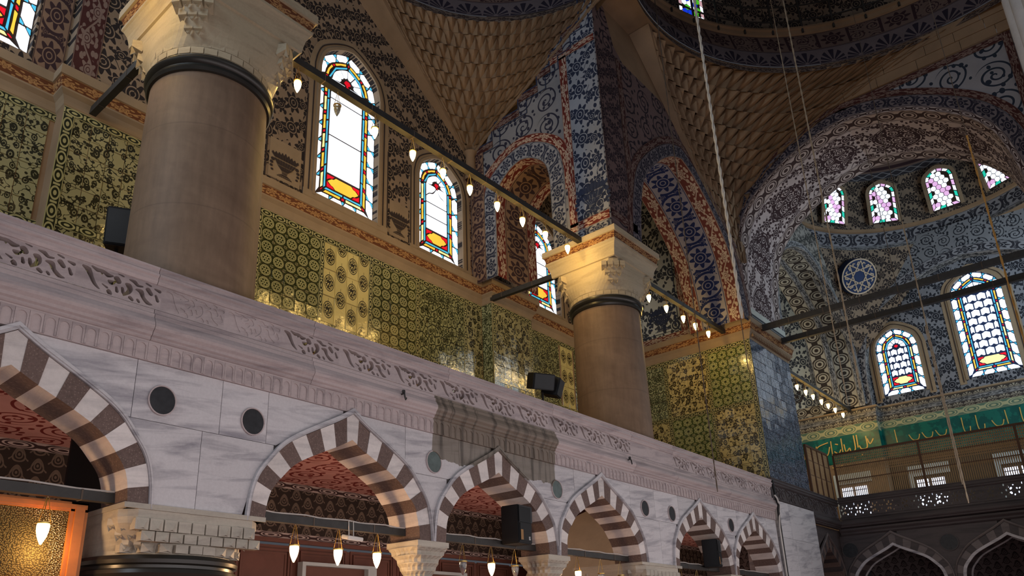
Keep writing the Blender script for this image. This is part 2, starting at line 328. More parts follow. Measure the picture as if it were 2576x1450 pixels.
# ------------------------------------------------------------------ mesh builder
class MB:
    def __init__(s): s.v = []; s.f = []; s.uv = []; s.mi = []
    def face(s, pts, uv=None, mi=0):
        k = len(s.v); s.v += [tuple(p) for p in pts]; s.f.append(tuple(range(k, k + len(pts)))); s.mi.append(mi)
        s.uv += list(uv) if uv else [(0, 0)] * len(pts)
    def grid(s, P, closed=False, uvs=None, mi=0, flip=False):
        """P[i][j] rows; shared vertices, smooth capable"""
        k = len(s.v); R = len(P); Cn = len(P[0])
        for row in P: s.v += [tuple(p) for p in row]
        for i in range(R - 1):
            for j in range(Cn if closed else Cn - 1):
                j2 = (j + 1) % Cn; q = [(i, j), (i, j2), (i + 1, j2), (i + 1, j)]
                if flip: q.reverse()
                s.f.append(tuple(k + a * Cn + b for a, b in q)); s.mi.append(mi)
                s.uv += [uvs[a][b] for a, b in q] if uvs else [(0, 0)] * 4
    def box(s, x0, x1, y0, y1, z0, z1, mi=0):
        p = [(x, y, z) for x in (x0, x1) for y in (y0, y1) for z in (z0, z1)]
        for q in ((0, 1, 3, 2), (4, 6, 7, 5), (0, 4, 5, 1), (2, 3, 7, 6), (0, 2, 6, 4), (1, 5, 7, 3)): s.face([p[i] for i in q], mi=mi)
    def prism(s, poly, d, mi=0):
        """poly: 3D points, extruded by d"""
        d = Vector(d); a = [Vector(p) for p in poly]; b = [p + d for p in a]
        s.face(a, mi=mi); s.face(b[::-1], mi=mi)
        for i in range(len(a)): j = (i + 1) % len(a); s.face([a[j], a[i], b[i], b[j]], mi=mi)
    def lathe(s, prof, c=(0, 0, 0), n=32, a0=0, a1=2 * PI, mi=0):
        full = abs(a1 - a0 - 2 * PI) < 1e-6; N = n if full else n + 1
        L = [0]
        for p, q in zip(prof, prof[1:]): L.append(L[-1] + math.hypot(q[0] - p[0], q[1] - p[1]))
        A = [a0 + (a1 - a0) * i / n for i in range(N)]
        s.grid([[(c[0] + r * math.cos(a), c[1] + r * math.sin(a), c[2] + z) for a in A] for r, z in prof], full,
               [[(a * max(prof[0][0], .01), l / max(L[-1], 1e-6)) for a in A] for l in L], mi)
    def tube(s, path, r, n=6, mi=0):
        P = [Vector(p) for p in path]; rows = []
        for i, p in enumerate(P):
            t = (P[min(i + 1, len(P) - 1)] - P[max(i - 1, 0)]).normalized()
            u = t.cross(Vector((.3, .9, .31))).normalized(); w = t.cross(u); rr = r[i] if isinstance(r, (list, tuple)) else r
            rows.append([p + (u * math.cos(a) + w * math.sin(a)) * rr for a in [2 * PI * k / n for k in range(n)]])
        s.grid(rows, True, mi=mi); s.face(rows[0][::-1], mi=mi); s.face(rows[-1], mi=mi)
    def build(s, name, mats, parent=None, smooth=False):
        me = bpy.data.meshes.new(name); me.from_pydata(s.v, [], s.f)
        ul = me.uv_layers.new(name='UVMap'); ul.data.foreach_set('uv', [c for p in s.uv for c in p])
        if isinstance(mats, str): mats = [mats]
        for mm in mats: me.materials.append(M[mm])
        me.polygons.foreach_set('material_index', s.mi)
        if smooth: me.polygons.foreach_set('use_smooth', [True] * len(s.f))
        bm = bmesh.new(); bm.from_mesh(me); bmesh.ops.remove_doubles(bm, verts=bm.verts, dist=1e-5)
        bm.to_mesh(me); bm.free(); me.update()
        if smooth:
            try: me.set_sharp_from_angle(angle=math.radians(40))
            except Exception: pass
        o = bpy.data.objects.new(name, me); COL.objects.link(o)
        if parent: setpar(o, parent)
        return o
def setpar(o, p):
    o.parent = p; o.matrix_parent_inverse = p.matrix_world.inverted() if p.type != 'EMPTY' else Matrix.Translation(-Vector(p.location))
def link_copy(src, parent=None, loc=None):
    o = src.copy(); COL.objects.link(o)
    if loc is not None: o.location = loc
    if parent is not None: setpar(o, parent)
    return o
def tag(o, label, cat, group=None):
    o['label'] = label; o['category'] = cat
    if group: o['group'] = group
    return o
def empty(name, loc, label=None, cat=None, group=None, struct=False):
    o = bpy.data.objects.new(name, None); o.location = loc; o.empty_display_size = .2; COL.objects.link(o)
    if label: tag(o, label, cat, group)
    if struct: o['kind'] = 'structure'
    return o
def struct(o): o['kind'] = 'structure'; return o
def stuff(o): o['kind'] = 'stuff'; return o
def spline(pts, n=8):
    out = []
    for i in range(len(pts) - 1):
        p0 = pts[max(i - 1, 0)]; p1 = pts[i]; p2 = pts[i + 1]; p3 = pts[min(i + 2, len(pts) - 1)]
        for k in range(n):
            t = k / n
            out.append(tuple(.5 * (2 * b + (c - a) * t + (2 * a - 5 * b + 4 * c - d) * t * t + (3 * b - a - 3 * c + d) * t ** 3) for a, b, c, d in zip(p0, p1, p2, p3)))
    out.append(tuple(pts[-1])); return out
LOW = spline([(0, 1), (.16, .905), (.31, .83), (.58, .69), (.72, .595), (.83, .475), (.93, .345), (.98, .19), (1, 0)], 4)
BIG = spline([(0, 1), (.22, .97), (.46, .90), (.72, .775), (.86, .66), (.93, .55), (.98, .38), (1, .22), (1, 0)], 4)
MID = spline([(0, 1), (.2, .945), (.45, .82), (.7, .645), (.85, .49), (.95, .25), (1, 0)], 5)
def arch_pts(prof, c, w, z0, h, n=40):
    """right springing -> apex -> left springing as (s, z), evenly spaced per half"""
    L = [0]
    for p, q in zip(prof, prof[1:]): L.append(L[-1] + math.hypot((q[0] - p[0]) * w, (q[1] - p[1]) * h))
    half = []
    for i in range(n + 1):
        t = L[-1] * i / n; k = 0
        while k < len(L) - 2 and L[k + 1] < t: k += 1
        f = (t - L[k]) / max(L[k + 1] - L[k], 1e-9); p, q = prof[k], prof[k + 1]
        half.append(((p[0] + (q[0] - p[0]) * f) * w, z0 + (p[1] + (q[1] - p[1]) * f) * h))
    return [(c + a, b) for a, b in half[::-1]] + [(c - a, b) for a, b in half[1:]]
def arch_z(prof, c, w, z0, h, x):
    a = abs(x - c) / w
    if a >= 1: return z0
    for p, q in zip(prof, prof[1:]):
        if p[0] <= a <= q[0]: return z0 + (p[1] + (q[1] - p[1]) * (a - p[0]) / max(q[0] - p[0], 1e-9)) * h
    return z0
#BODY
# ================================================================== lower arcade
ARCH_X = [2.72, 8.03, 11.93, 15.83, 21.10, 24.95]
def TX(pl): return lambda s, d, z: (s, pl + d, z)          # plane y = pl seen from -y
def TYn(pl): return lambda s, d, z: (pl + d, s, z)         # plane x = pl seen from -x
def striped_arch(T, c, label, group=None, mats=('voussoir_light', 'voussoir_dark'), depth=.76, z0=3.40, w=1.62, key=True):
    p = T(c, 0, z0 + 1.57)
    root = empty('striped_arch', p, label, 'arch', group)
    IN = arch_pts(LOW, c, w, z0, 1.57, 38); OUT = arch_pts(LOW, c, w + .28, z0, 2.03, 38)
    for i in range(19):
        a, b = i * 4, i * 4 + 4; j = random.uniform(-.012, .012)
        g = .0008
        poly = [IN[k] for k in range(a, b + 1)] + [OUT[k] for k in range(b, a - 1, -1)]
        mb = MB(); mb.prism([T(s, j - .03, z) for s, z in poly], Vector(T(0, depth + .03 - j, 0)) - Vector(T(0, 0, 0)))
        mb.build('voussoir', mats[0] if i % 2 == 1 else mats[1], root)
    A1 = arch_pts(LOW, c, w + .285, z0, 2.04, 30); A2 = arch_pts(LOW, c, w + .305, z0, 2.08, 30); A3 = arch_pts(LOW, c, w + .33, z0, 2.14, 30)
    mb = MB(); mb.grid([[T(s, -.02, z) for s, z in A1], [T(s, -.07, z) for s, z in A1], [T(s, -.055, z) for s, z in A2], [T(s, -.075, z) for s, z in A2], [T(s, -.065, z) for s, z in A3], [T(s, .0, z) for s, z in A3]])
    mb.build('archivolt', 'marble' if mats[0] == 'voussoir_light' else 'marble_mid', root)
    return root
ARCH_L = ['striped arch nearest on the left, with the glazed screen below it', 'striped arch with three lit lamps and the small white lamp box below it',
          'striped arch under the dirty stained cornice, loudspeaker hung in it', 'fourth striped arch, bare grey vault behind it, no loudspeaker', 'striped arch with the far black loudspeaker hung in it', 'smallest striped arch, last before the flat marble pilaster']
for c, l in zip(ARCH_X, ARCH_L): striped_arch(TX(10.05), c, l)
def zlow(x, cs, z0=3.40):
    return max([arch_z(LOW, c, 1.95, z0, 2.14, x) for c in cs] + [z0])
wall = struct(empty('wall_gallery', (13, 10.3, 3.4)))
def slab(T, parent, xa, xb, za, zb, cs, mat='marble', d0=0.0, d1=.16, name='marble_slab'):
    N = 18; xs = [xa + .004 + (xb - xa - .008) * i / N for i in range(N + 1)]
    bot = [max(za + .004, zlow(x, cs)) for x in xs]
    seg = [(x, b) for x, b in zip(xs, bot) if b < zb - .02]
    if len(seg) < 2: return
    poly = [(seg[0][0], zb - .004)] + [(seg[-1][0], zb - .004)] + seg[::-1]
    mb = MB(); mb.prism([T(s, d0 + random.uniform(0, .004), z) for s, z in poly], Vector(T(0, d1, 0)) - Vector(T(0, 0, 0))); mb.build(name, mat, parent)
T = TX(10.05)
up = [-2.6, -.9, .3, 1.4, 2.72, 4.25, 5.56, 6.36, 8.03, 9.3, 10.75, 11.93, 13.1, 14.7, 15.83, 17.2, 18.45, 19.8, 21.1, 22.3, 23.7, 24.95, 26.1, 26.98]
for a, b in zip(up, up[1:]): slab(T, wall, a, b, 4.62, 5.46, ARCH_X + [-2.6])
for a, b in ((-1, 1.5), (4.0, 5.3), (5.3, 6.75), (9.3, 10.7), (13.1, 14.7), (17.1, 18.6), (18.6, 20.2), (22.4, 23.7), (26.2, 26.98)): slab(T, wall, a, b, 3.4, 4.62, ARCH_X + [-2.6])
# core of the wall behind the slabs
for a, b in zip([-2.6] + ARCH_X, ARCH_X + [26.98]):
    N = 24; xs = [a + (b - a) * i / N for i in range(N + 1)]
    poly = [(a, 5.62), (b, 5.62)] + [(x, max(arch_z(LOW, a, 1.88, 3.4, 2.02, x), arch_z(LOW, b, 1.88, 3.4, 2.02, x) if b < 26 else 3.4)) for x in xs[::-1]]
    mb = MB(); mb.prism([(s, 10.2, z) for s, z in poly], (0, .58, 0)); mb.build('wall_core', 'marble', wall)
# dentil frieze: a row of small arched niches
mb = MB(); N_ = 8
W2, Z0, Z1 = .083, 0, .26
ap = [(.058 * math.cos(PI * k / N_), .17 + .062 * math.sin(PI * k / N_)) for k in range(N_ + 1)]
poly = [(-W2, Z0), (-W2, Z1), (W2, Z1), (W2, Z0), (.058, Z0)] + ap + [(-.058, Z0)]
mb.prism([(a, 0, b) for a, b in poly], (0, .02, 0)); mb.face([(-W2, .016, 0), (W2, .016, 0), (W2, .016, .1), (-W2, .016, .1)])
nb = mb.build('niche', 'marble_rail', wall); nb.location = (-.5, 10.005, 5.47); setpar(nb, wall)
x = -.5 + .17
while x < 26.9:
    link_copy(nb, wall, (x, 10.005, 5.47)); x += .17
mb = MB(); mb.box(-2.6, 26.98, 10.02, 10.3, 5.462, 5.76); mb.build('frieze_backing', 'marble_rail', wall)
# ================================================================== balustrade
bal = empty('balustrade', (13, 10.05, 5.76), 'long pale marble balustrade with pierced scrollwork panels above the striped arches', 'balustrade')
RAIL = [(10.05, 6.62), (10.0, 6.63), (9.975, 6.67), (9.975, 6.72), (9.945, 6.74), (9.945, 6.775), (9.975, 6.785), (9.975, 6.84), (9.955, 6.855), (9.955, 6.885), (10.12, 6.885), (10.12, 6.62)]
BASE = [(10.12, 6.25), (10.03, 6.25), (9.985, 6.23), (9.985, 6.17), (9.95, 6.15), (9.95, 6.09), (9.935, 6.07), (9.895, 6.00), (9.885, 5.95), (9.90, 5.91), (9.94, 5.87), (9.95, 5.83), (9.985, 5.81), (9.985, 5.78), (10.0, 5.765), (10.03, 5.755), (10.12, 5.755)]
def rail(parent, name, prof, a, b, mat, T=lambda x, y, z: (x, y, z)):
    mb = MB(); mb.grid([[T(a + .004, y, z) for y, z in prof], [T(b - .004, y, z) for y, z in prof]], mi=0)
    mb.face([T(a + .004, y, z) for y, z in prof]); mb.face([T(b - .004, y, z) for y, z in prof[::-1]]); return mb.build(name, mat, parent)
for a, b in zip((-2.6, 1.6, 4.36, 7.1, 10.4, 13.9, 17.4, 19.7, 23.2), (1.6, 4.36, 7.1, 10.4, 13.9, 17.4, 19.7, 23.2, 26.95)):
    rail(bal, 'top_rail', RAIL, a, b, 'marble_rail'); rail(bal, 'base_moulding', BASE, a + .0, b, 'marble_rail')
def seg_d(px, py, a, b):
    dx, dy = b[0] - a[0], b[1] - a[1]; t = max(0, min(1, ((px - a[0]) * dx + (py - a[1]) * dy) / (dx * dx + dy * dy + 1e-12)))
    return math.hypot(px - a[0] - t * dx, py - a[1] - t * dy), t
# openings of one repeat (unit: repeat 1.0 x height .36)
OPEN = []
def stroke(pts, r): OPEN.append((spline(pts, 3), r))
stroke([(.07, .30), (.13, .27), (.17, .19), (.22, .10), (.28, .045)], (.012, .030, .022, .018, .006))
stroke([(.16, .335), (.23, .30), (.29, .31), (.35, .275), (.41, .285)], (.008, .022, .016, .026, .008)); stroke([(.27, .30), (.285, .26)], (.012, .006))
stroke([(.47, .345), (.53, .325)], (.012, .008)); stroke([(.455, .265), (.475, .235)], (.03, .03))
stroke([(.36, .205), (.40, .19), (.435, .205)], (.008, .028, .01)); stroke([(.30, .13), (.36, .10)], (.006, .012))
stroke([(.385, .055), (.40, .03)], (.024, .022)); stroke([(.46, .15), (.475, .09)], (.01, .018))
stroke([(.53, .16), (.545, .10)], (.014, .018)); stroke([(.56, .235), (.60, .22), (.62, .17), (.60, .12), (.55, .06)], (.008, .03, .026, .022, .008))
stroke([(.60, .31), (.66, .30), (.70, .265), (.76, .27)], (.008, .022, .016, .01)); stroke([(.63, .06), (.66, .035)], (.02, .016))
stroke([(.69, .20), (.75, .19), (.78, .12), (.84, .06), (.90, .05)], (.01, .028, .02, .022, .006)); stroke([(.80, .335), (.86, .315)], (.012, .01))
stroke([(.83, .25), (.87, .20)], (.026, .022)); stroke([(.93, .20), (.96, .13)], (.012, .018)); stroke([(.91, .29), (.97, .275)], (.01, .02)); stroke([(.72, .06), (.74, .035)], (.014, .014))
def ofield(u, v):
    best = 1.0
    for sp, r in OPEN:
        n = len(sp) - 1
        for i in range(n):
            for du in (0, 1, -1):
                if abs(u + du - sp[i][0]) > .3: continue
                d, t = seg_d(u + du, v, sp[i], sp[i + 1]); f = (i + t) / n * (len(r) - 1); k = min(int(f), len(r) - 2)
                best = min(best, d - 1.22 * (r[k] + (r[k + 1] - r[k]) * (f - k)))
    return best
def pierced(name, mat, L, z0, z1, depth, nx=60, nz=22, back=False, field=ofield):
    """a repeat of length L, cut out by marching squares; local origin at its left end, front at y=0"""
    mb = MB(); hz = z1 - z0; F = [[field(i / nx, .36 * j / nz) if 0 < j < nz else .1 for j in range(nz + 1)] for i in range(nx + 1)]
    P = lambda i, j: (L * i / nx, hz * j / nz + z0)
    for i in range(nx):
        for j in range(nz):
            cs = [(i, j), (i + 1, j), (i + 1, j + 1), (i, j + 1)]; fv = [F[a][b] for a, b in cs]
            if max(fv) <= 0: 
                continue
            poly = []; cross = []
            for k in range(4):
                a, b = cs[k], cs[(k + 1) % 4]; fa, fb = fv[k], fv[(k + 1) % 4]; pa, pb = P(*a), P(*b)
                if fa > 0: poly.append(pa)
                if (fa > 0) != (fb > 0):
                    t = fa / (fa - fb); q = (pa[0] + (pb[0] - pa[0]) * t, pa[1] + (pb[1] - pa[1]) * t); poly.append(q); cross.append((q, fa > 0))
            if len(poly) >= 3: mb.face([(a, 0, b) for a, b in poly])
            if len(cross) == 2:
                p, q = cross[0][0], cross[1][0]; mb.face([(p[0], 0, p[1]), (q[0], 0, q[1]), (q[0], depth, q[1]), (p[0], depth, p[1])])
    if back: mb.face([(0, depth, z0), (L, depth, z0), (L, depth, z1), (0, depth, z1)])
    return mb.build(name, mat)
p0 = pierced('pierced_panel', 'marble_rail', 1.19, 6.25, 6.63, .12)
def run(src, parent, x0, x1, n, y):
    for i in range(n):
        o = link_copy(src, None, (x0 + (x1 - x0) * i / n, y, 0)); o.scale = ((x1 - x0) / n / 1.19, 1, 1); setpar(o, parent)
run(p0, bal, 4.45 - 5 * 1.19, 4.45, 5, 10.02); run(p0, bal, 6.47, 17.4, 9, 10.02); run(p0, bal, 19.69, 26.9, 7, 10.02)
bpy.data.objects.remove(p0)
p1 = pierced('relief_panel', 'marble_rail', 1.19, 6.25, 6.63, .012, back=True); run(p1, bal, 4.45, 6.47, 2, 10.02); bpy.data.objects.remove(p1)
mb = MB(); mb.box(4.45, 6.47, 10.033, 10.1, 6.25, 6.63); mb.box(17.4, 19.69, 10.02, 10.1, 6.25, 6.63); mb.build('plain_panel', 'marble_rail', bal)
# gallery floor and aisle below
mb = MB(); mb.box(-3, 43.8, 10.3, 15.9, 5.55, 5.74); g_ = struct(mb.build('floor_2', 'plaster_brown'))
mb = MB(); mb.box(-40, 80, -40, 60, -.2, 0); struct(mb.build('floor', 'carpet'))
mb = MB(); mb.box(-3, 34.2, 10.83, 15.64, 5.44, 5.55); struct(mb.build('ceiling', 'aisle_ceiling'))
wl = struct(empty('wall_aisle', (12, 15.65, 0)))
mb = MB(); mb.box(-3, 44, 15.65, 15.9, 0, 3.9); mb.build('wall_core', 'panel_wood', wl)
mb = MB(); mb.box(-3, 44, 15.64, 15.9, 4.22, 5.44); mb.build('damask_frieze', 'aisle_damask', wl)
mb = MB()
for za, zb in ((4.08, 4.22), (5.28, 5.44)):
    mb.face([(-3, 15.62, za), (44, 15.62, za), (44, 15.62, zb), (-3, 15.62, zb)], [(0, 0), (47, 0), (47, 1), (0, 1)])
mb.build('circle_border', 'band_circle', wl)
x = -2.0
while x < 30:
    mb = MB(); xa, xb, za, zb = x, x + 1.5, 2.2, 3.92
    for k, (e, d) in enumerate(((0, .03), (.09, .05), (.16, .02))):
        q0 = [(xa + e, za + e), (xb - e, za + e), (xb - e, zb - e), (xa + e, zb - e)]; e2 = e + .05; q1 = [(xa + e2, za + e2), (xb - e2, za + e2), (xb - e2, zb - e2), (xa + e2, zb - e2)]
        for i in range(4):
            j = (i + 1) % 4; mb.face([(q0[i][0], 15.65 - d, q0[i][1]), (q0[j][0], 15.65 - d, q0[j][1]), (q1[j][0], 15.65 - d, q1[j][1]), (q1[i][0], 15.65 - d, q1[i][1])])
            mb.face([(q0[i][0], 15.65 - d, q0[i][1]), (q0[j][0], 15.65 - d, q0[j][1]), (q0[j][0], 15.65, q0[j][1]), (q0[i][0], 15.65, q0[i][1])])
    mb.build('wall_panel', 'panel_wood', wl); x += 1.62
mb = MB(); mb.box(-3, 44, 15.58, 15.66, 3.98, 4.08); mb.build('wall_moulding', 'panel_wood', wl)
# pale framed doorways in the aisle wall
for i, (a, b) in enumerate(((10.95, 13.25), (14.5, 16.7))):
    d = struct(empty('door_%d' % (i + 1), ((a + b) / 2, 15.5, 0)))
    mb = MB(); mb.box(a, b, 15.36, 15.56, 3.47, 3.55); mb.box(a, a + .1, 15.36, 15.56, 0, 3.47); mb.box(b - .28, b, 15.36, 15.56, 0, 3.47); mb.build('door_frame', 'frame_white', d)
    mb = MB(); mb.box(a + .1, b - .28, 15.52, 15.56, 0, 3.47); mb.build('door_leaf', 'panel_wood', d)
# flat pilaster at the arcade's end, then the turned stretch of the gallery front
pil = struct(empty('wall_pilaster', (29, 10.1, 0)))
for a, b, z0, z1 in ((27.26, 28.35, 4.9, 6.2), (28.35, 31.05, 4.9, 6.2), (27.26, 28.6, 3.4, 4.9), (28.6, 31.05, 3.4, 4.9), (27.26, 31.05, 1.5, 3.4)):
    mb = MB(); mb.box(a + .004, b - .004, 10.02, 10.3, z0 + .004, z1 - .004); mb.build('marble_slab', 'marble', pil)
mb = MB(); mb.box(26.98, 31.05, 10.3, 11.2, 0, 5.7); mb.build('wall_core', 'marble', pil)
mb = MB(); mb.box(33.6, 33.8, 11, 15.6, 0, 5.44); mb.build('cross_wall', 'far_damask', wl)
bal2 = empty('balustrade', (30.5, 10.1, 5.76), 'dark stretch of gallery balustrade past the pipe, under the blue tiled pier', 'balustrade')
R2 = [(y + .03, z) for y, z in RAIL]
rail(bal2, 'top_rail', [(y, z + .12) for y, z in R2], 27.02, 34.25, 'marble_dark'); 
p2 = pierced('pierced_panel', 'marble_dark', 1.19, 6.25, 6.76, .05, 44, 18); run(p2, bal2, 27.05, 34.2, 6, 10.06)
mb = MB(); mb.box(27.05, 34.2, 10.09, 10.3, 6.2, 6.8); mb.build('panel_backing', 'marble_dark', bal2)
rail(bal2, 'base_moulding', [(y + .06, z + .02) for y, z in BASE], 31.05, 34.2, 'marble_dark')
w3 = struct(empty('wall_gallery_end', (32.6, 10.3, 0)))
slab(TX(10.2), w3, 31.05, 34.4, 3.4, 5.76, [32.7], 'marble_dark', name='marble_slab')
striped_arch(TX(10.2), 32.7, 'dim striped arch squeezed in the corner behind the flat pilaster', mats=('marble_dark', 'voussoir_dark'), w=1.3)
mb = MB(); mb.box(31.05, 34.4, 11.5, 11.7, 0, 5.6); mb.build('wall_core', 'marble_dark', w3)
# ================================================================== far gallery (seen facing the camera, x = 34.3)
FX = 34.3
wf = struct(empty('wall_far_gallery', (FX, 3, 0))); FA = [8.2, 4.3, .4]
for a, b in zip((10.2, 8.2, 4.3, .4), (8.2, 4.3, .4, -3.5)):
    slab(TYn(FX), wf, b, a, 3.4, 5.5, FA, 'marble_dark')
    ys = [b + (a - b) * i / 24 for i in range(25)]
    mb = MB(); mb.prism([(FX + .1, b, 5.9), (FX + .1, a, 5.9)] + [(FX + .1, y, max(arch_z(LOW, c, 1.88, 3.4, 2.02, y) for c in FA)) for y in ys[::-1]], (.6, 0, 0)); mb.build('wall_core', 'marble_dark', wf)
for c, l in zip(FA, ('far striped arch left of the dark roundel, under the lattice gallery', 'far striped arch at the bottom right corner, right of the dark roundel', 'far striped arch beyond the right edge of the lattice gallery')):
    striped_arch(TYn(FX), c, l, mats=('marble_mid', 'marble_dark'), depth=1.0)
mb = MB(); mb.box(FX + 3.6, FX + 3.8, -4, 10.2, 0, 5.5); mb.build('damask_frieze', 'far_damask', wf)
mb = MB(); mb.box(FX + .4, 43.8, -4, 15.6, 5.5, 5.7); mb.build('gallery_slab', 'plaster_brown', wf)
mb = MB(); mb.box(FX + .4, 43.8, 11.2, 11.4, 0, 5.5); mb.build('side_wall', 'marble_dark', wf)
bal3 = empty('balustrade', (FX, 4, 5.7), 'far dark balustrade with bright daylight showing through its pierced scrollwork', 'balustrade')
TR = lambda s, y, z: (FX + (y - 10.0), s, z)
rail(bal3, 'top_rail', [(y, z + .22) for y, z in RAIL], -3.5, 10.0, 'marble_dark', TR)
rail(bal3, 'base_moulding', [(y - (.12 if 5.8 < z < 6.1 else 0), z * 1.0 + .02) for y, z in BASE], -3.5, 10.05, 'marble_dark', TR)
def knot(u, v):
    v = v / .36; best = 1
    for k in range(2):
        for cx_, cy_, r in ((.12 + .5 * k, .5, .10), (.37 + .5 * k, .5, .07)):
            for a in range(5 if r > .08 else 3):
                th = a * 2 * PI / (5 if r > .08 else 3) + .5 + k; x = cx_ + math.cos(th) * r * .62; y = cy_ + math.sin(th) * r * 2.4
                dx, dy = u - x, (v - y) * .36; ct, st = math.cos(th), math.sin(th); a_, b_ = dx * ct + dy * st, -dx * st + dy * ct
                best = min(best, math.hypot(a_ / 1.5, b_) - r * .26)
        for cx_, cy_ in ((.25, .2), (.25, .8), (.0, .15), (.0, .86), (.5, .12), (.5, .9)): best = min(best, math.hypot(((u - cx_ - .5 * k + .5) % 1) - .5, (v - cy_) * .36) - .022)
    return best
p3 = pierced('pierced_panel', 'marble_dark', 1.19, 6.27, 6.86, .05, 60, 26, field=knot)
for i in range(11):
    o = link_copy(p3, None, (FX + .03, 10.0 - i * 1.19, 0)); o.rotation_euler = (0, 0, -PI / 2); setpar(o, bal3)
bpy.data.objects.remove(p3); bpy.data.objects.remove(p2)
# carved hollow cornice under it
mb = MB(); pr = [(-.12, 5.78), (-.14, 5.70), (-.06, 5.62), (-.05, 5.56), (.02, 5.5), (.1, 5.48)]
mb.grid([[(FX + d, y, z) for d, z in pr] for y in (-3.5, 10.1)]); mb.build('hollow_cornice', 'marble_dark', bal3)
# lattice screens on the far gallery
def lattice(label, T, a, b, z0, z1, n):
    root = empty('lattice_screen', T((a + b) / 2, 0, z0), label, 'screen')
    mb = MB(); mb.prism([T(a, -.04, z1), T(b, -.04, z1), T(b, -.04, z1 + .09), T(a, -.04, z1 + .09)], Vector(T(0, .1, 0)) - Vector(T(0, 0, 0))); mb.build('top_rail', 'wood_dark', root)
    mb = MB(); prof = ((.018, 0), (.018, .3), (.030, .36), (.018, .42), (.018, .55), (.032, .66), (.018, .76), (.018, 1.0))
    for i in range(n):
        s = a + (b - a) * (i + .5) / n; h = z1 - z0
        mb.grid([[T(s + r * math.cos(k * PI / 2), r * math.sin(k * PI / 2), z0 + t * h) for k in range(4)] for r, t in prof], True)
    stuff(mb.build('turned_bars', 'lattice_wood', root))
    mb = MB(); h = z1 - z0
    for i in range(n // 2 * 3):
        s = a + (b - a) * (i + .5) / (n // 2 * 3)
        for t in (.54, .60, .66, .72, .78, .84, .9, .96): mb.prism([T(s - .026, -.008, z0 + h * t - .018), T(s + .026, -.008, z0 + h * t - .018), T(s + .026, -.008, z0 + h * t + .018), T(s - .026, -.008, z0 + h * t + .018)], Vector(T(0, .016, 0)) - Vector(T(0, 0, 0)))
    stuff(mb.build('lattice_beads', 'lattice_wood', root))
    for t in (.38, .70):
        mb = MB(); zz = z0 + h * t; mb.prism([T(a, -.02, zz), T(b, -.02, zz), T(b, -.02, zz + .04), T(a, -.02, zz + .04)], Vector(T(0, .04, 0)) - Vector(T(0, 0, 0))); mb.build('mid_rail', 'wood_dark', root)
    k = 4
    for i in range(k + 1):
        s = a + (b - a) * i / k; mb = MB(); mb.prism([T(s - .04, -.05, z0), T(s + .04, -.05, z0), T(s + .04, -.05, z1), T(s - .04, -.05, z1)], Vector(T(0, .1, 0)) - Vector(T(0, 0, 0))); mb.build('post', 'wood_dark', root)
    return root
lattice('brown lattice screen standing along the far balustrade, below the green band', TYn(FX + .1), 9.9, -3.4, 7.12, 8.95, 180)
lattice('short brown lattice screen returning beside the blue tiled pier', TX(10.15), 31.7, 34.3, 7.05, 8.98, 30)
# ================================================================== big columns
def square_ring(c, prof, uvs=False):
    mb = MB()
    for (h0, z0), (h1, z1) in zip(prof, prof[1:]):
        for k in range(4):
            P = []
            for h, z in ((h0, z0), (h1, z1)):
                q = [(-h, -h), (h, -h), (h, h), (-h, h)]; P.append([(c[0] + q[k][0], c[1] + q[k][1], z), (c[0] + q[(k + 1) % 4][0], c[1] + q[(k + 1) % 4][1], z)])
            mb.face([P[0][0], P[0][1], P[1][1], P[1][0]], [(0, 0), (2 * h0, 0), (2 * h0, 1), (0, 1)])
    return mb
def sq(c, r, h, t, N=64):
    out = []
    for k in range(N):
        a = 2 * PI * k / N; ca, sa = math.cos(a), math.sin(a); rs = h / max(abs(ca), abs(sa)); rr = r + (min(rs, h * 1.3) - r) * t
        out.append((c[0] + rr * ca, c[1] + rr * sa))
    return out
def stalactites(mb, c, r, sx, sy, z, sc=1.0):
    """cluster of hollow little niches under one corner of a capital"""
    for tier in range(3):
        rad = r + tier * .10 * sc; zz = z + tier * .2 * sc; n = 2 + tier
        for k in range(n):
            a = math.atan2(sy, sx) + (k - (n - 1) / 2) * .17 / (r if r > .4 else .4) * .9
            x, y = c[0] + rad * math.cos(a), c[1] + rad * math.sin(a); ux, uy = math.cos(a), math.sin(a); tx, ty = -uy, ux; w = .075 * sc
            P = lambda s, o, q: (x + tx * s * w + ux * o * sc, y + ty * s * w + uy * o * sc, zz + q * sc)
            mb.face([P(-1, -.12, 0), P(1, -.12, 0), P(1, .06, .1), P(-1, .06, .1)]); mb.face([P(-1, .06, .1), P(1, .06, .1), P(1, .06, .24), P(-1, .06, .24)])
            mb.face([P(-1, -.12, 0), P(-1, .06, .1), P(-1, .06, .24), P(-1, -.2, .24)]); mb.face([P(1, -.12, 0), P(1, .06, .1), P(1, .06, .24), P(1, -.2, .24)])
            mb.face([P(-1, .06, .1), P(0, .09, -.05), P(-.2, .0, .02)]); mb.face([P(1, .06, .1), P(0, .09, -.05), P(.2, .0, .02)])
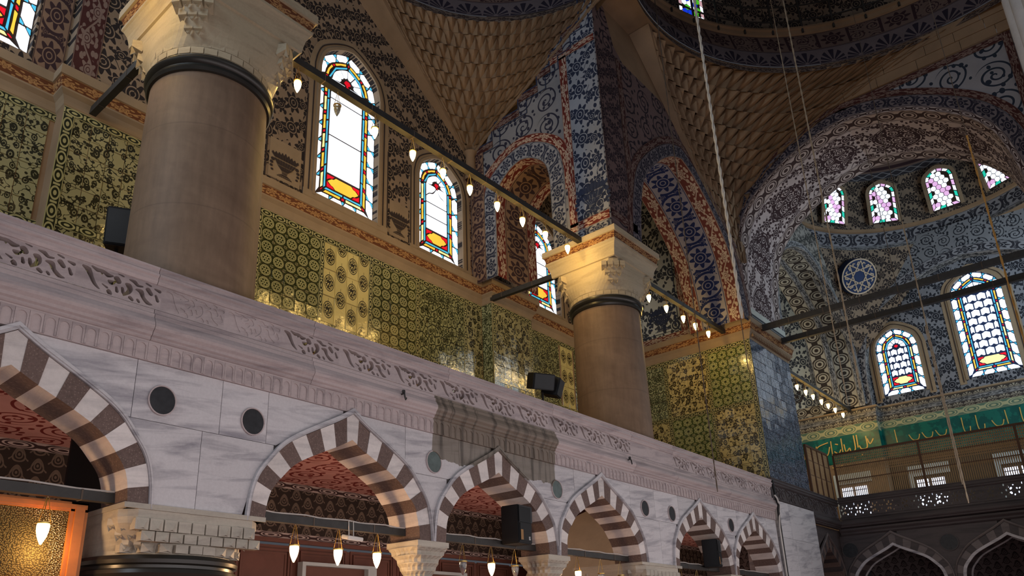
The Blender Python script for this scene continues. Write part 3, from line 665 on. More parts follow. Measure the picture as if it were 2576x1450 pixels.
def big_column(cx, label, base=5.74):
    c = (cx, 11.2); root = empty('column', (cx, 11.2, base), label, 'column')
    mb = MB(); mb.lathe([(1.075, base), (1.06, 7), (1.045, 8.6), (1.03, 10.2), (1.015, 11.02)], (cx, 11.2, 0), 64); mb.build('shaft', 'column_stone', root, True)
    mb = MB(); mb.lathe([(1.01, 10.96), (1.06, 10.97), (1.09, 11.02), (1.06, 11.07), (1.06, 11.1), (1.11, 11.13), (1.13, 11.18), (1.11, 11.23), (1.07, 11.25), (1.07, 11.28), (1.03, 11.29)], (cx, 11.2, 0), 64); mb.build('neck_ring', 'black_bronze', root, True)
    mb = MB(); rows = []
    for t, z in ((0, 11.26), (.0, 11.42), (.25, 11.6), (.55, 11.8), (.85, 12.05), (1, 12.2), (1, 12.36)):
        rows.append([(x, y, z) for x, y in sq(c, 1.06 + .05 * t, 1.10, t)])
    mb.grid(rows, True); cap = mb.build('capital', 'marble_cream', root)
    mb = MB()
    for sx in (-1, 1):
        for sy in (-1, 1): stalactites(mb, c, 1.17, sx, sy, 11.58)
    mb.build('stalactite_corners', 'marble_cream', cap)
    # incised blocks of the bell
    mb = MB()
    for k in range(30):
        for row in range(2):
            a = 2 * PI * (k + .5 * row) / 30; r = 1.075 + .0 * row; z = 11.30 + row * .14; da = 2 * PI / 30 * .47
            P = lambda s, o, q: (cx + (r + o) * math.cos(a + s * da), 11.2 + (r + o) * math.sin(a + s * da), z + q)
            mb.face([P(-1, 0, 0), P(1, 0, 0), P(1, .005, .125), P(-1, .005, .125)])
    mb.build('bell_blocks', 'marble_cream', cap)
    square_ring(c, [(1.10, 12.30), (1.14, 12.32), (1.14, 12.36), (1.15, 12.44), (1.18, 12.58), (1.24, 12.71), (1.27, 12.74), (1.27, 12.80)]).build('cavetto', 'marble_cream', cap)
    square_ring(c, [(1.235, 12.80), (1.29, 13.0)]).build('leaf_band', 'band_cornice', cap)
    square_ring(c, [(1.29, 13.0), (1.33, 13.01), (1.33, 13.19), (.9, 13.19)]).build('abacus', 'marble_cream', cap)
    return root
big_column(5.42, 'huge near column with grey shaft and black neck ring, on the left')
big_column(18.70, 'farther column under the blue painted wall edge, loudspeaker beside it')
# big lower column whose capital carries the left pier of the arcade
lc = empty('column', (5.35, 11.15, 0), 'lower column with black shiny neck rings between the first two striped arches', 'column')
def lower_big(cx, root):
    c = (cx, 11.05)
    mb = MB(); mb.lathe([(1.0, 0), (1.0, 2.4)], (cx, 11.05, 0), 56); mb.build('shaft', 'column_stone', root, True)
    mb = MB(); mb.lathe([(.99, 2.38), (1.05, 2.4), (1.08, 2.44), (1.05, 2.49), (1.04, 2.52), (1.10, 2.55), (1.12, 2.60), (1.10, 2.65), (1.05, 2.67), (1.05, 2.71), (1.10, 2.73), (1.11, 2.78), (1.08, 2.83), (1.0, 2.85)], (cx, 11.05, 0), 56); mb.build('neck_ring', 'black_bronze', root, True)
    mb = MB(); mb.grid([[(x, y, z) for x, y in sq(c, 1.0, 1.04, t)] for t, z in ((0, 2.82), (0, 2.9), (.4, 3.05), (.9, 3.22), (1, 3.3), (1, 3.42))], True); cap = mb.build('capital', 'marble_pale', root)
    mb = MB()
    for row, (z, h) in enumerate(((2.86, .12), (2.99, .13), (3.13, .16))):
        for k in range(-4, 5):
            x = cx + k * .2 + (.1 if row % 2 else 0)
            if abs(x - cx) > .95: continue
            yb = 11.05 - (1.02 if row else math.sqrt(max(.05, 1.03 ** 2 - (x - cx) ** 2))); yb = min(yb, 11.05 - math.sqrt(max(.02, 1.04 ** 2 - (x - cx) ** 2)) * (1 - row * .42) - 1.02 * row * .42)
            mb.box(x - .09, x + .09, yb - .03 - .01 * row, yb + .1, z, z + h - .012)
            if abs(k) > 1: mb.face([(x - .09, yb - .04, z + h), (x + .09, yb - .04, z + h), (x, yb - .09, z + .02)]); mb.face([(x - .09, yb - .04, z + h), (x, yb - .09, z + .02), (x - .09, yb - .03, z)]); mb.face([(x + .09, yb - .04, z + h), (x, yb - .09, z + .02), (x + .09, yb - .03, z)])
    mb.build('carved_blocks', 'marble_pale', cap)
    mb = MB()
    for sx in (-1, 1):
        for sy in (-1, 1): stalactites(mb, c, 1.08, sx, sy, 2.9, .62)
    mb.build('stalactite_corners', 'marble_pale', cap)
    mb = MB(); mb.box(cx - 1.06, cx + 1.06, 9.98, 12.12, 3.40, 3.47); mb.build('abacus', 'marble_pale', cap)
lower_big(5.35, lc)
lc2 = empty('column', (18.45, 11.15, 0), 'lower column between the fourth and fifth striped arches, only its capital showing', 'column'); lower_big(18.45, lc2)
def small_column(cx, label):
    root = empty('column', (cx, 10.42, 0), label, 'column')
    mb = MB(); mb.lathe([(.27, 0), (.26, 2.7)], (cx, 10.42, 0), 32); mb.build('shaft', 'marble', root, True)
    mb = MB(); mb.lathe([(.25, 2.66), (.31, 2.68), (.31, 2.74), (.27, 2.76)], (cx, 10.42, 0), 32); mb.build('neck_ring', 'black_bronze', root, True)
    mb = MB()
    for tier in range(4):
        z = 2.76 + tier * .135; r0 = .26 + tier * .035; r1 = r0 + .05; n = 20
        rows = []
        for q, (zz, rr) in enumerate(((z, r0), (z + .06, r0 + .01), (z + .12, r1), (z + .135, r1))):
            row = []
            for k in range(n * 2):
                a = 2 * PI * k / (n * 2); sqf = tier / 3.0; base = 1 / max(abs(math.cos(a)), abs(math.sin(a))); f = 1 + (min(base, 1.32) - 1) * sqf
                row.append((cx + rr * f * math.cos(a) * (1.0 - (.10 if (k + tier) % 2 and q < 2 else 0)), 10.42 + rr * f * math.sin(a) * (1.0 - (.10 if (k + tier) % 2 and q < 2 else 0)), zz))
            rows.append(row)
        mb.grid(rows, True)
    mb.build('capital', 'marble_pale', root)
    mb = MB(); mb.box(cx - .40, cx + .40, 10.0, 10.84, 3.30, 3.40); mb.box(cx - .37, cx + .37, 10.04, 10.8, 3.25, 3.30); mb.build('abacus', 'marble_pale', root)
small_column(9.98, 'small column with stalactite capital between the second and third striped arches')
small_column(13.88, 'small column with stalactite capital between the third and fourth striped arches')
small_column(23.02, 'small column between the fifth and sixth striped arches')
# ================================================================== upper walls
def poly_top(pts):
    def f(s):
        for (a, za), (b, zb) in zip(pts, pts[1:]):
            if a <= s <= b: return za if b - a < 1e-6 else za + (zb - za) * (s - a) / (b - a)
        return pts[0][1] if s < pts[0][0] else pts[-1][1]
    return f
def wall_face(T, s0, s1, z0, top, ops, mat, name, parent=None, rev=None, thick=None, step=.6):
    """plane wall with arched openings; ops: (c, w, sill, spring, h, prof)"""
    S = {s0, s1}; k = s0
    while k < s1: S.add(k); k += step
    cv = []
    for (c, w, sill, spr, h, prof) in ops:
        pts = arch_pts(prof, c, w, spr, h, 16); cv.append(pts)
        for s, z in pts:
            if s0 < s < s1: S.add(s)
    xs = sorted(S); xs = [x for i, x in enumerate(xs) if i == 0 or x - xs[i - 1] > 1e-5]; mb = MB()
    for a, b in zip(xs, xs[1:]):
        iv = [(z0, z0, top(a + 1e-6), top(b - 1e-6))]
        for (c, w, sill, spr, h, prof) in ops:
            if a >= c - w - 1e-6 and b <= c + w + 1e-6:
                za, zb = arch_z(prof, c, w, spr, h, a), arch_z(prof, c, w, spr, h, b); new = []
                for l0, l1, h0, h1 in iv:
                    if sill > l0 + 1e-4: new.append((l0, l1, sill, sill))
                    new.append((za, zb, h0, h1))
                iv = new
        for l0, l1, h0, h1 in iv:
            if h0 - l0 > 1e-4 or h1 - l1 > 1e-4: mb.face([T(a, 0, l0), T(b, 0, l1), T(b, 0, max(h1, l1)), T(a, 0, max(h0, l0))])
    if rev:
        for (c, w, sill, spr, h, prof), pts in zip(ops, cv):
            P = [(c + w, sill)] + pts + [(c - w, sill)]
            mb.grid([[T(s, 0, z) for s, z in P + [P[0]]], [T(s, rev, z) for s, z in P + [P[0]]]])
    return mb.build(name, mat, parent)
def ring_band(T, c, w, spr, h, prof, o0, o1, d, mat, name, parent, z0=None, vlen=None, thick=.02, n=40):
    """painted or moulded band following an arch, from offset o0 to o1 outside its opening"""
    A = arch_pts(prof, c, w + o0, spr, h + o0, n); B = arch_pts(prof, c, w + o1, spr, h + o1, n)
    if z0 is not None: A = [(A[0][0], z0)] + A + [(A[-1][0], z0)]; B = [(B[0][0], z0)] + B + [(B[-1][0], z0)]
    L = [0]
    for p, q in zip(B, B[1:]): L.append(L[-1] + math.hypot(q[0] - p[0], q[1] - p[1]))
    mb = MB(); mb.grid([[T(s, d, z) for s, z in A], [T(s, d, z) for s, z in B]], uvs=[[(l, 0) for l in L], [(l, 1) for l in L]])
    if thick:
        mb.grid([[T(s, d + thick, z) for s, z in A], [T(s, d, z) for s, z in A]]); mb.grid([[T(s, d, z) for s, z in B], [T(s, d + thick, z) for s, z in B]])
    return mb.build(name, mat, parent)
def soffit(T, c, w, spr, h, prof, d0, d1, bands, parent, z0=None, n=40, name='soffit_band'):
    """intrados split across its depth into painted bands [(fraction, material)]"""
    A = arch_pts(prof, c, w, spr, h, n)
    if z0 is not None: A = [(A[0][0], z0)] + A + [(A[-1][0], z0)]
    L = [0]
    for p, q in zip(A, A[1:]): L.append(L[-1] + math.hypot(q[0] - p[0], q[1] - p[1]))
    f = 0
    for fr, mat in bands:
        a, b = d0 + (d1 - d0) * f, d0 + (d1 - d0) * (f + fr); f += fr
        mb = MB(); mb.grid([[T(s, a, z) for s, z in A], [T(s, b, z) for s, z in A]], uvs=[[(l, 0) for l in L], [(l, 1) for l in L]]); mb.build(name, mat, parent)
YB = 15.65
wb = struct(empty('wall_back', (12, YB, 5.7)))
WIN = {1: (12.06, 1.16, 13.82, 18.25, 1.22), 2: (16.02, 1.04, 13.70, 16.45, 1.05), 3: (21.70, 1.05, 13.70, 16.45, 1.05), 4: (2.44, 1.06, 13.75, 16.45, 1.05)}
ops = [(c, w, z0, zs, h, MID) for c, w, z0, zs, h in WIN.values()]
wall_face(TX(YB), -3, 28, 12.6, poly_top([(-3, 23.5), (28, 23.5)]), ops, 'paint_floral_back', 'painted_plaster', wb, rev=.28)
mb = MB(); mb.box(-3, 44, YB + .3, YB + .5, 5.6, 23.6); mb.build('wall_core', 'plaster_brown', wb)
mb = MB(); mb.box(-3, 28, YB, YB + .3, 5.6, 12.6); mb.build('tile_bed', 'plaster_brown', wb)
# pilasters behind the columns, full height
for a, b in ((4.2, 6.7), (18.0, 20.15)):
    mb = MB(); mb.box(a, b, 15.2, YB, 5.7, 12.6); mb.build('pilaster', 'plaster_brown', wb)
for a, b, zt in ((4.2, 6.7, 23.5), (18.0, 20.15, 16.5)):
    mb = MB(); mb.box(a, b, 15.3, YB, 12.6, zt); mb.build('pilaster', 'paint_floral_back', wb)
def line_path(T, pts, w, d, mat, name, parent, closed=False):
    """thin painted line lying on a wall"""
    P = [Vector((s, z)) for s, z in pts]; mb = MB(); L, R = [], []
    for i, p in enumerate(P):
        a = P[max(i - 1, 0)]; b = P[min(i + 1, len(P) - 1)]; t = (b - a).normalized() if (b - a).length > 0 else Vector((1, 0)); nn = Vector((-t.y, t.x)) * w / 2; L.append(p + nn); R.append(p - nn)
    mb.grid([[T(p.x, d, p.y) for p in L], [T(p.x, d, p.y) for p in R]]); return mb.build(name, mat, parent)
# plain plaster margins with dark rules round the windows, vase panels between
for k in (1, 2, 3):
    c, w, z0, zs, h = WIN[k]; T = TX(YB)
    ring_band(T, c, w, zs, h, MID, .0, .10, -.05, 'plaster', 'window_surround', wb, z0 - .1, thick=.05)
    ring_band(T, c, w, zs, h, MID, .10, .40, -.012, 'plaster', 'plaster_margin', wb, z0 - .3)
    ring_band(T, c, w, zs, h, MID, .20, .235, -.03, 'paint_dark', 'painted_rule', wb, z0 - .2, thick=.02)
    mb = MB(); mb.box(c - w - .4, c + w + .4, YB - .04, YB + .02, z0 - .36, z0 - .02); mb.build('window_sill', 'plaster', wb)
def vase(T, s, z, sc, mat, parent, d=-.02):
    mb = MB(); prof = [(.30, 0), (.26, .05), (.09, .14), (.10, .2), (.12, .24), (.30, .42), (.42, .62), (.40, .64)]
    for (a, za), (b, zb) in zip(prof, prof[1:]):
        for k in range(-4, 4):
            g = .08; u0, u1 = (k + g) / 4, (k + 1 - g) / 4
            mb.face([T(s + a * u0 * sc, d, z + za * sc + .012), T(s + a * u1 * sc, d, z + za * sc + .012), T(s + b * u1 * sc, d, z + zb * sc), T(s + b * u0 * sc, d, z + zb * sc)])
    for k in range(9):
        t = (k - 4) / 4; x = t * .4 * sc; zz = z + .66 * sc; hh = (.30 - .1 * abs(t)) * sc
        mb.face([T(s + x * .9 - .05 * sc, d, zz), T(s + x * .9 + .05 * sc, d, zz), T(s + x * 1.15 + .06 * sc, d, zz + hh * .6), T(s + x * 1.2, d, zz + hh), T(s + x * 1.15 - .06 * sc, d, zz + hh * .6)])
    for sg in (-1, 1):
        for k in range(4):
            x = s + sg * (.46 + .05 * math.sin(k)) * sc; zz = z + (.55 - k * .13) * sc; r = (.075 - k * .008) * sc
            mb.face([T(x + r * math.cos(a), d, zz + r * .9 * math.sin(a)) for a in [2 * PI * q / 7 for q in range(7)]])
    return mb.build('painted_vase', mat, parent)
for a, b, zt in ((9.28, 10.5, 17.0), (13.62, 14.62, 16.6)):
    T = TX(YB); line_path(T, [(a, zt), (a, 13.62), (b, 13.62), (b, zt)], .05, -.016, 'paint_dark', 'painted_rule', wb)
    mb = MB(); mb.face([T(a + .1, -.008, 13.66), T(b - .1, -.008, 13.66), T(b - .1, -.008, 14.9), T(a + .1, -.008, 14.9)]); mb.build('plaster_field', 'plaster', wb)
    vase(T, (a + b) / 2, 13.75, .85, 'paint_dark', wb)
# stepped rule under the stalactites
stair = [(12.17, 21.75), (13.68, 21.7), (13.68, 21.2), (14.26, 21.2), (14.26, 20.7), (14.72, 20.65), (14.72, 20.15), (15.65, 20.05), (15.65, 19.6), (16.34, 19.5), (16.34, 19.4), (16.95, 19.3), (16.95, 18.92), (17.64, 18.85)]
mb = MB(); T = TX(YB)
for (a, za), (b, zb) in zip(stair, stair[1:]):
    if b - a > .01: mb.box(a, b + .05, YB - .02, YB, za - .04, za + .03)
    else: mb.box(a - .03, a + .03, YB - .02, YB, zb, za)
mb.build('painted_rule', 'paint_dark', wb)
# narrow red and grey bands on the pilaster edges
mb = MB()
for a, b in ((4.2, 4.75), (5.9, 6.7), (18.0, 18.45), (19.6, 20.1)):
    mb.face([(a, 15.29, 13.4), (b, 15.29, 13.4), (b, 15.29, 19), (a, 15.29, 19)], [(0, 0), (0, 1), (5.6, 1), (5.6, 0)])
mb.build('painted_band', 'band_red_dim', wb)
mb = MB(); mb.face([(3.55, YB - .01, 13.4), (4.15, YB - .01, 13.4), (4.15, YB - .01, 19), (3.55, YB - .01, 19)], [(0, 0), (0, 1), (5.6, 1), (5.6, 0)]); mb.face([(17.2, YB - .01, 13.5), (17.95, YB - .01, 13.5), (17.95, YB - .01, 18), (17.2, YB - .01, 18)], [(0, 0), (0, 1), (4.5, 1), (4.5, 0)]); mb.build('painted_band', 'band_soffit_back', wb)
# cornice sweeping round the walls
CPROF = [(.0, 12.58), (.03, 12.62), (.05, 12.70), (.09, 12.80), (.15, 12.86), (.17, 12.88), (.17, 12.92), (.15, 12.93), (.22, 13.16), (.25, 13.17), (.25, 13.40), (0, 13.42)]
def sweep(path, prof, i0, i1):
    """profile rows offset to the right of a plan path, mitred"""
    P = [Vector(p) for p in path]; mb = MB(); rows = []
    L = [0]
    for a, b in zip(P, P[1:]): L.append(L[-1] + (b - a).length)
    for i, p in enumerate(P):
        d0 = (p - P[i - 1]).normalized() if i > 0 else None; d1 = (P[i + 1] - p).normalized() if i < len(P) - 1 else None
        n0 = Vector((d0.y, -d0.x)) if d0 else None; n1 = Vector((d1.y, -d1.x)) if d1 else None
        if n0 and n1: nn = n0 + n1; nn = nn / max(nn.dot(n0), .2)
        else: nn = n0 or n1
        rows.append([(p.x + nn.x * o, p.y + nn.y * o, z) for o, z in prof[i0:i1 + 1]])
    for k in range(i1 - i0):
        for i in range(len(P) - 1):
            mb.face([rows[i][k], rows[i + 1][k], rows[i + 1][k + 1], rows[i][k + 1]], [(L[i], 0), (L[i + 1], 0), (L[i + 1], 1), (L[i], 1)])
    return mb
def cornice(n, path, prof=CPROF, mats=('plaster', 'band_cornice', 'plaster')):
    t = struct(empty('trim_%d' % n, (path[0][0], path[0][1], prof[0][1])))
    sweep(path, prof, 0, 7).build('cavetto', mats[0], t); sweep(path, prof, 7, 8).build('leaf_band', mats[1], t); sweep(path, prof, 8, 11).build('fillet', mats[2], t)
cornice(1, [(-3, YB), (4.2, YB), (4.2, 15.2), (6.7, 15.2), (6.7, YB), (18.0, YB), (18.0, 15.2), (20.15, 15.2), (20.15, YB), (27.53, YB)])
cornice(2, [(27.53, YB), (27.53, 10.2), (31.57, 10.2), (31.57, YB)])
# ---------------------------------------------------------------- tiles
TM = {}
def tile_mesh(mat, w, h):
    k = (mat, round(w, 3), round(h, 3))
    if k not in TM:
        mb = MB(); g = .003; b = .008; t = .02
        o = [(-w / 2 + g, -h / 2 + g), (w / 2 - g, -h / 2 + g), (w / 2 - g, h / 2 - g), (-w / 2 + g, h / 2 - g)]; i_ = [(a - math.copysign(b, a), c - math.copysign(b, c)) for a, c in o]
        mb.face([(a, -t, c) for a, c in i_], [(.5 + a / w, .5 + c / h) for a, c in i_])
        for q in range(4):
            j = (q + 1) % 4; mb.face([(o[q][0], 0, o[q][1]), (o[j][0], 0, o[j][1]), (i_[j][0], -t, i_[j][1]), (i_[q][0], -t, i_[q][1])], [(.5 + p[0] / w, .5 + p[1] / h) for p in (o[q], o[j], i_[j], i_[q])])
        ob = mb.build('tile', mat); TM[k] = ob
        return ob, True
    return TM[k], False
def tiles(parent, face, pl, s0, s1, z0, z1, w, h, mat, alt=None, tilt=.016):
    n = max(1, round((s1 - s0) / w)); mrow = max(1, round((z1 - z0) / h)); w = (s1 - s0) / n; h = (z1 - z0) / mrow
    for i in range(n):
        for j in range(mrow):
            src, new = tile_mesh(alt if alt and i % 2 else mat, w, h)
            s = s0 + w * (i + .5); z = z0 + h * (j + .5)
            o = src if new else src.copy()
            if not new: COL.objects.link(o)
            o.location = (s, pl, z) if face == 'y' else (pl, s, z)
            o.rotation_euler = (random.gauss(0, tilt), 0, (0 if face == 'y' else -PI / 2) + random.gauss(0, tilt))
            setpar(o, parent)
def strip(parent, face, pl, s0, s1, z0, z1, mat='tile_border', vertical=False):
    mb = MB(); T = (lambda s, d, z: (s, pl - d, z)) if face == 'y' else (lambda s, d, z: (pl - d, s, z)); L = (z1 - z0) if vertical else (s1 - s0)
    dd = .030 if vertical else .026; q = [T(s0, dd, z0), T(s1, dd, z0), T(s1, dd, z1), T(s0, dd, z1)]
    mb.face(q, [(0, 0), (0, 1), (L, 1), (L, 0)] if vertical else [(0, 0), (L, 0), (L, 1), (0, 1)])
    b = [T(s0, 0, z0), T(s1, 0, z0), T(s1, 0, z1), T(s0, 0, z1)]
    for k in range(4): mb.face([q[k], q[(k + 1) % 4], b[(k + 1) % 4], b[k]])
    mb.build('border_strip', mat, parent)
dado = empty('tile_dado', (13, YB, 8.6), 'long dado of glazed floral tiles on the wall behind the two big columns', 'tiling')
ZT, ZM = 12.40, 9.97
def panel(parent, face, pl, s0, s1, mat, w=.345, h=.348, alt=None, lowmat='tile_tulip'):
    tiles(parent, face, pl, s0, s1, ZM, ZT, w, h, mat, alt); tiles(parent, face, pl, s0, s1, 9.0, 9.78, .39, .39, lowmat)
for a, b, mt, w, h, alt in ((9.33, 11.20, 'tile_rosette', .37, .348, None), (11.34, 12.96, 'tile_medallion', .405, .81, 'tile_medallion_split'), (13.1, 14.86, 'tile_rosette', .35, .348, None), (15.0, 17.05, 'tile_net', .41, .405, None), (17.2, 17.95, 'tile_tulip', .375, .405, None)):
    panel(dado, 'y', YB, a, b, mt, w, h, alt)
for a, b in ((9.2, 9.33), (11.2, 11.34), (12.96, 13.1), (14.86, 15.0), (17.05, 17.2)): strip(dado, 'y', YB, a, b, ZM, ZT, vertical=True)
strip(dado, 'y', YB, 6.7, 18.0, ZT, 12.58); strip(dado, 'y', YB, 6.7, 18.0, 9.78, ZM)
dado2 = empty('tile_dado', (19, 15.2, 8.6), 'tiled projecting pilaster and dado behind the black spotlight loudspeaker', 'tiling')
panel(dado2, 'y', 15.2, 18.15, 20.0, 'tile_tulip', .37, .405); strip(dado2, 'y', 15.2, 18.0, 18.15, 9.0, ZT, vertical=True); strip(dado2, 'y', 15.2, 20.0, 20.15, 9.0, ZT, vertical=True)
strip(dado2, 'y', 15.2, 18.0, 20.15, ZT, 12.58); strip(dado2, 'y', 15.2, 18.15, 20.0, 9.78, ZM)
panel(dado2, 'y', YB, 20.3, 22.4, 'tile_net', .42, .405); panel(dado2, 'y', YB, 22.5, 23.3, 'tile_medallion', .4, .81); panel(dado2, 'y', YB, 23.4, 25.5, 'tile_net', .42, .405)
strip(dado2, 'y', YB, 20.15, 27.4, ZT, 12.58); strip(dado2, 'y', YB, 20.15, 27.4, 9.78, ZM)
mb = MB(); mb.face([(17.98, 15.2, 9), (17.98, YB, 9), (17.98, YB, 12.58), (17.98, 15.2, 12.58)]); mb.build('tile_return', 'tile_net_side', dado2)
dado3 = empty('tile_dado', (3.5, YB, 9), 'tiled dado of dark tulips on cream at the left edge, left of the huge column', 'tiling')
tiles(dado3, 'y', YB, .3, 4.1, 9.97, ZT, .40, .405, 'tile_tulip'); strip(dado3, 'y', YB, .3, 4.2, ZT, 12.58); strip(dado3, 'y', YB, .3, 4.2, 9.78, ZM); tiles(dado3, 'y', YB, .3, 4.1, 8.6, 9.78, .40, .39, 'tile_tulip')
tiles(dado3, 'y', 15.2, 4.42, 6.7, 9.97, ZT, .38, .405, 'tile_tulip'); strip(dado3, 'y', 15.2, 4.2, 6.7, ZT, 12.58); strip(dado3, 'y', 15.2, 4.2, 4.42, 8.6, ZT, vertical=True); strip(dado3, 'y', 15.2, 4.42, 6.7, 9.78, ZM); tiles(dado3, 'y', 15.2, 4.42, 6.7, 8.6, 9.78, .38, .39, 'tile_tulip')
# ================================================================== tiled pier
pier = empty('pier', (29.5, 10.4, 5.74), 'tall square pier clad in floral tiles, blue and glossy on its right face', 'pier')
mb = MB(); mb.box(27.53, 31.57, 10.2, YB - .03, 5.74, 12.6); mb.build('core', 'plaster_brown', pier)
for a, b, zz, zt, mt, w in ((10.38, 11.97, 10.13, ZT, 'tile_star', .398), (12.1, 13.8, 10.13, ZT, 'tile_tulip_side', .425), (13.95, 15.1, 10.13, ZT, 'tile_net_side', .38), (10.38, 11.97, 7.0, 9.97, 'tile_tulip_side', .398), (12.1, 13.8, 7.0, 9.97, 'tile_star', .425), (13.95, 15.1, 7.0, 9.97, 'tile_tulip_side', .38)):
    tiles(pier, 'x', 27.53, a, b, zz, zt, w, .39, mt)
for a, b in ((10.2, 10.38), (11.97, 12.1), (13.8, 13.95)): strip(pier, 'x', 27.53, a, b, 7.0, ZT, vertical=True)
strip(pier, 'x', 27.53, 10.2, YB, ZT, 12.58); strip(pier, 'x', 27.53, 10.2, YB, 9.97, 10.13)
tiles(pier, 'y', 10.2, 27.53, 31.57, 7.0, 12.58, .404, .40, 'tile_blue', tilt=.02)
mb = MB()
for k in range(24): mb.box(27.6 + k * .165, 27.68 + k * .165, 10.05, 10.2, 12.66, 12.78)
mb.build('dentil_row', 'plaster_brown', pier)
# ================================================================== painted arches over the columns
def step_top(pts):
    return poly_top(pts)
# --- wall edge over the far column: face to the left (x = 17.6) with a small arch to the back wall
fa = empty('painted_wall', (17.6, 12, 13.2), 'pale blue floral wall edge rising from the farther column, with small arch to the back wall', 'wall')
stA = [(10.0, 22.6), (10.55, 22.6), (10.55, 21.35), (11.31, 21.35), (11.31, 20.82), (11.86, 20.82), (11.86, 20.3), (12.43, 20.3), (12.43, 19.8), (13.28, 19.8), (13.28, 19.27), (14.52, 19.27), (14.52, 18.6), (15.65, 18.6)]
TA = TYn(17.55); AC = (13.33, 1.17, 15.25, 1.92, BIG)
def fTop(off):
    P = [(a + off, z + off * .55) for a, z in stA]
    return poly_top(P)
wall_face(TA, 10.05, YB, 13.2, poly_top(stA), [(AC[0], AC[1], 13.2, AC[2], AC[3], AC[4])], 'paint_arab_a', 'painted_face', fa)
mb = MB(); T = TA
mb.face([T(10.08, -.012, 13.9), T(11.2, -.012, 13.9), T(11.2, -.012, 20.2), T(10.08, -.012, 20.2)]); mb.face([T(10.08, -.012, 20.55), T(11.0, -.012, 20.55), T(11.0, -.012, 21.2), T(10.08, -.012, 21.2)]); mb.build('flower_panel', 'paint_floral_a', fa)
vase(T, 10.62, 13.95, 1.15, 'paint_blue', fa, -.02)
def vband(T, s0, s1, z0, z1, mat, name, parent, d=-.016, horiz=False):
    mb = MB(); L = (s1 - s0) if horiz else (z1 - z0)
    mb.face([T(s0, d, z0), T(s1, d, z0), T(s1, d, z1), T(s0, d, z1)], [(0, 0), (L, 0), (L, 1), (0, 1)] if horiz else [(0, 0), (0, 1), (L, 1), (L, 0)]); return mb.build(name, mat, parent)
vband(T, 14.98, 15.6, 13.2, 18.3, 'band_soffit_back', 'side_band', fa, -.03); vband(T, 11.2, 11.5, 13.75, 20.3, 'band_red', 'red_band', fa); vband(T, 10.08, 11.5, 13.55, 13.85, 'band_red', 'red_band', fa, horiz=True); vband(T, 10.08, 11.9, 20.22, 20.5, 'band_red', 'red_band', fa, horiz=True); vband(T, 10.08, 12.1, 13.2, 13.55, 'band_grey', 'grey_band', fa, horiz=True)
ring_band(T, AC[0], AC[1], AC[2], AC[3], BIG, 0, .55, -.018, 'band_grey', 'flower_ring', fa, 13.2)
ring_band(T, AC[0], AC[1], AC[2], AC[3], BIG, .58, .88, -.02, 'band_red', 'red_ring', fa, 15.2)
mb = MB()
for (a, za), (b, zb) in zip(stA, stA[1:]):
    if b - a > .01:
        mb.face([T(a, -.022, za - .32), T(b, -.022, za - .32), T(b, -.022, za - .02), T(a, -.022, za - .02)], [(a, 0), (b, 0), (b, 1), (a, 1)])
mb.build('step_band', 'band_red_dim', fa)
for off, wd in ((0, .05), (.36, .04)):
    mb = MB()
    for (a, za), (b, zb) in zip(stA, stA[1:]):
        if b - a > .01: mb.face([T(a - off, -.026, za - off - wd), T(b - off + wd, -.026, za - off - wd), T(b - off + wd, -.026, za - off), T(a - off, -.026, za - off)])
        elif a - off > 10.1: mb.face([T(a - off, -.026, zb - off), T(a - off + wd, -.026, zb - off), T(a - off + wd, -.026, za - off), T(a - off, -.026, za - off)])
    mb.build('painted_rule', 'paint_blue', fa)
soffit(TA, AC[0], AC[1], AC[2], AC[3], BIG, 0, 2.2, [(.22, 'band_red'), (.56, 'band_soffit_back'), (.22, 'band_red')], fa, 13.2)
mb = MB(); mb.box(18.0, 19.8, 10.5, 12.16, 13.2, 16.5); mb.build('pier_core', 'paint_floral_b', fa)
# --- its face to the nave (y = 10.05) with the arch to the tiled pier
fb = empty('painted_arch', (23.1, 10.05, 13.4), 'dark painted arch from the farther column to the tiled pier, blue flowers inside it', 'arch')
TB = TX(10.05); BC = (23.1, 3.82, 13.4, 5.05, MID)
stB = [(17.55, 22.6), (18.3, 22.6), (18.3, 21.4), (18.55, 21.4), (18.55, 20.75), (18.8, 20.75), (18.8, 20.35), (23.0, 20.35), (23.6, 20.1), (23.6, 19.7), (24.3, 19.45), (24.3, 19.1), (25.3, 18.3), (25.3, 17.9), (26.4, 17.0), (27.6, 16.3)]
wall_face(TB, 17.55, 27.56, 13.2, poly_top(stB), [(BC[0], BC[1], 13.2, BC[2], BC[3], BC[4])], 'paint_arab_b', 'painted_face', fb)
vband(TB, 17.6, 18.75, 14.0, 20.3, 'paint_floral_b', 'flower_panel', fb); vband(TB, 18.8, 19.1, 13.7, 20.3, 'band_red_dim', 'red_band', fb)
vband(TB, 17.6, 19.1, 13.6, 13.9, 'band_red_dim', 'red_band', fb, -.02, True)
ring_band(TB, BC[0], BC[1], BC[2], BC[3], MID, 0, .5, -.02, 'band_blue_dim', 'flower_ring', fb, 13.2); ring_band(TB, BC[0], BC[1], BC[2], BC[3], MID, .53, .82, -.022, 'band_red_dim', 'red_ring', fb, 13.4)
soffit(TB, BC[0], BC[1], BC[2], BC[3], MID, 0, 2.25, [(.26, 'band_red_pale'), (.5, 'band_blue'), (.24, 'band_red_pale')], fb, 13.2, 48)
wall_face(TX(12.3), 19.9, 27.56, 13.2, poly_top([(19, 21), (28, 21)]), [(BC[0], BC[1], 13.2, BC[2], BC[3], BC[4])], 'paint_floral_back', 'rear_face', fb)
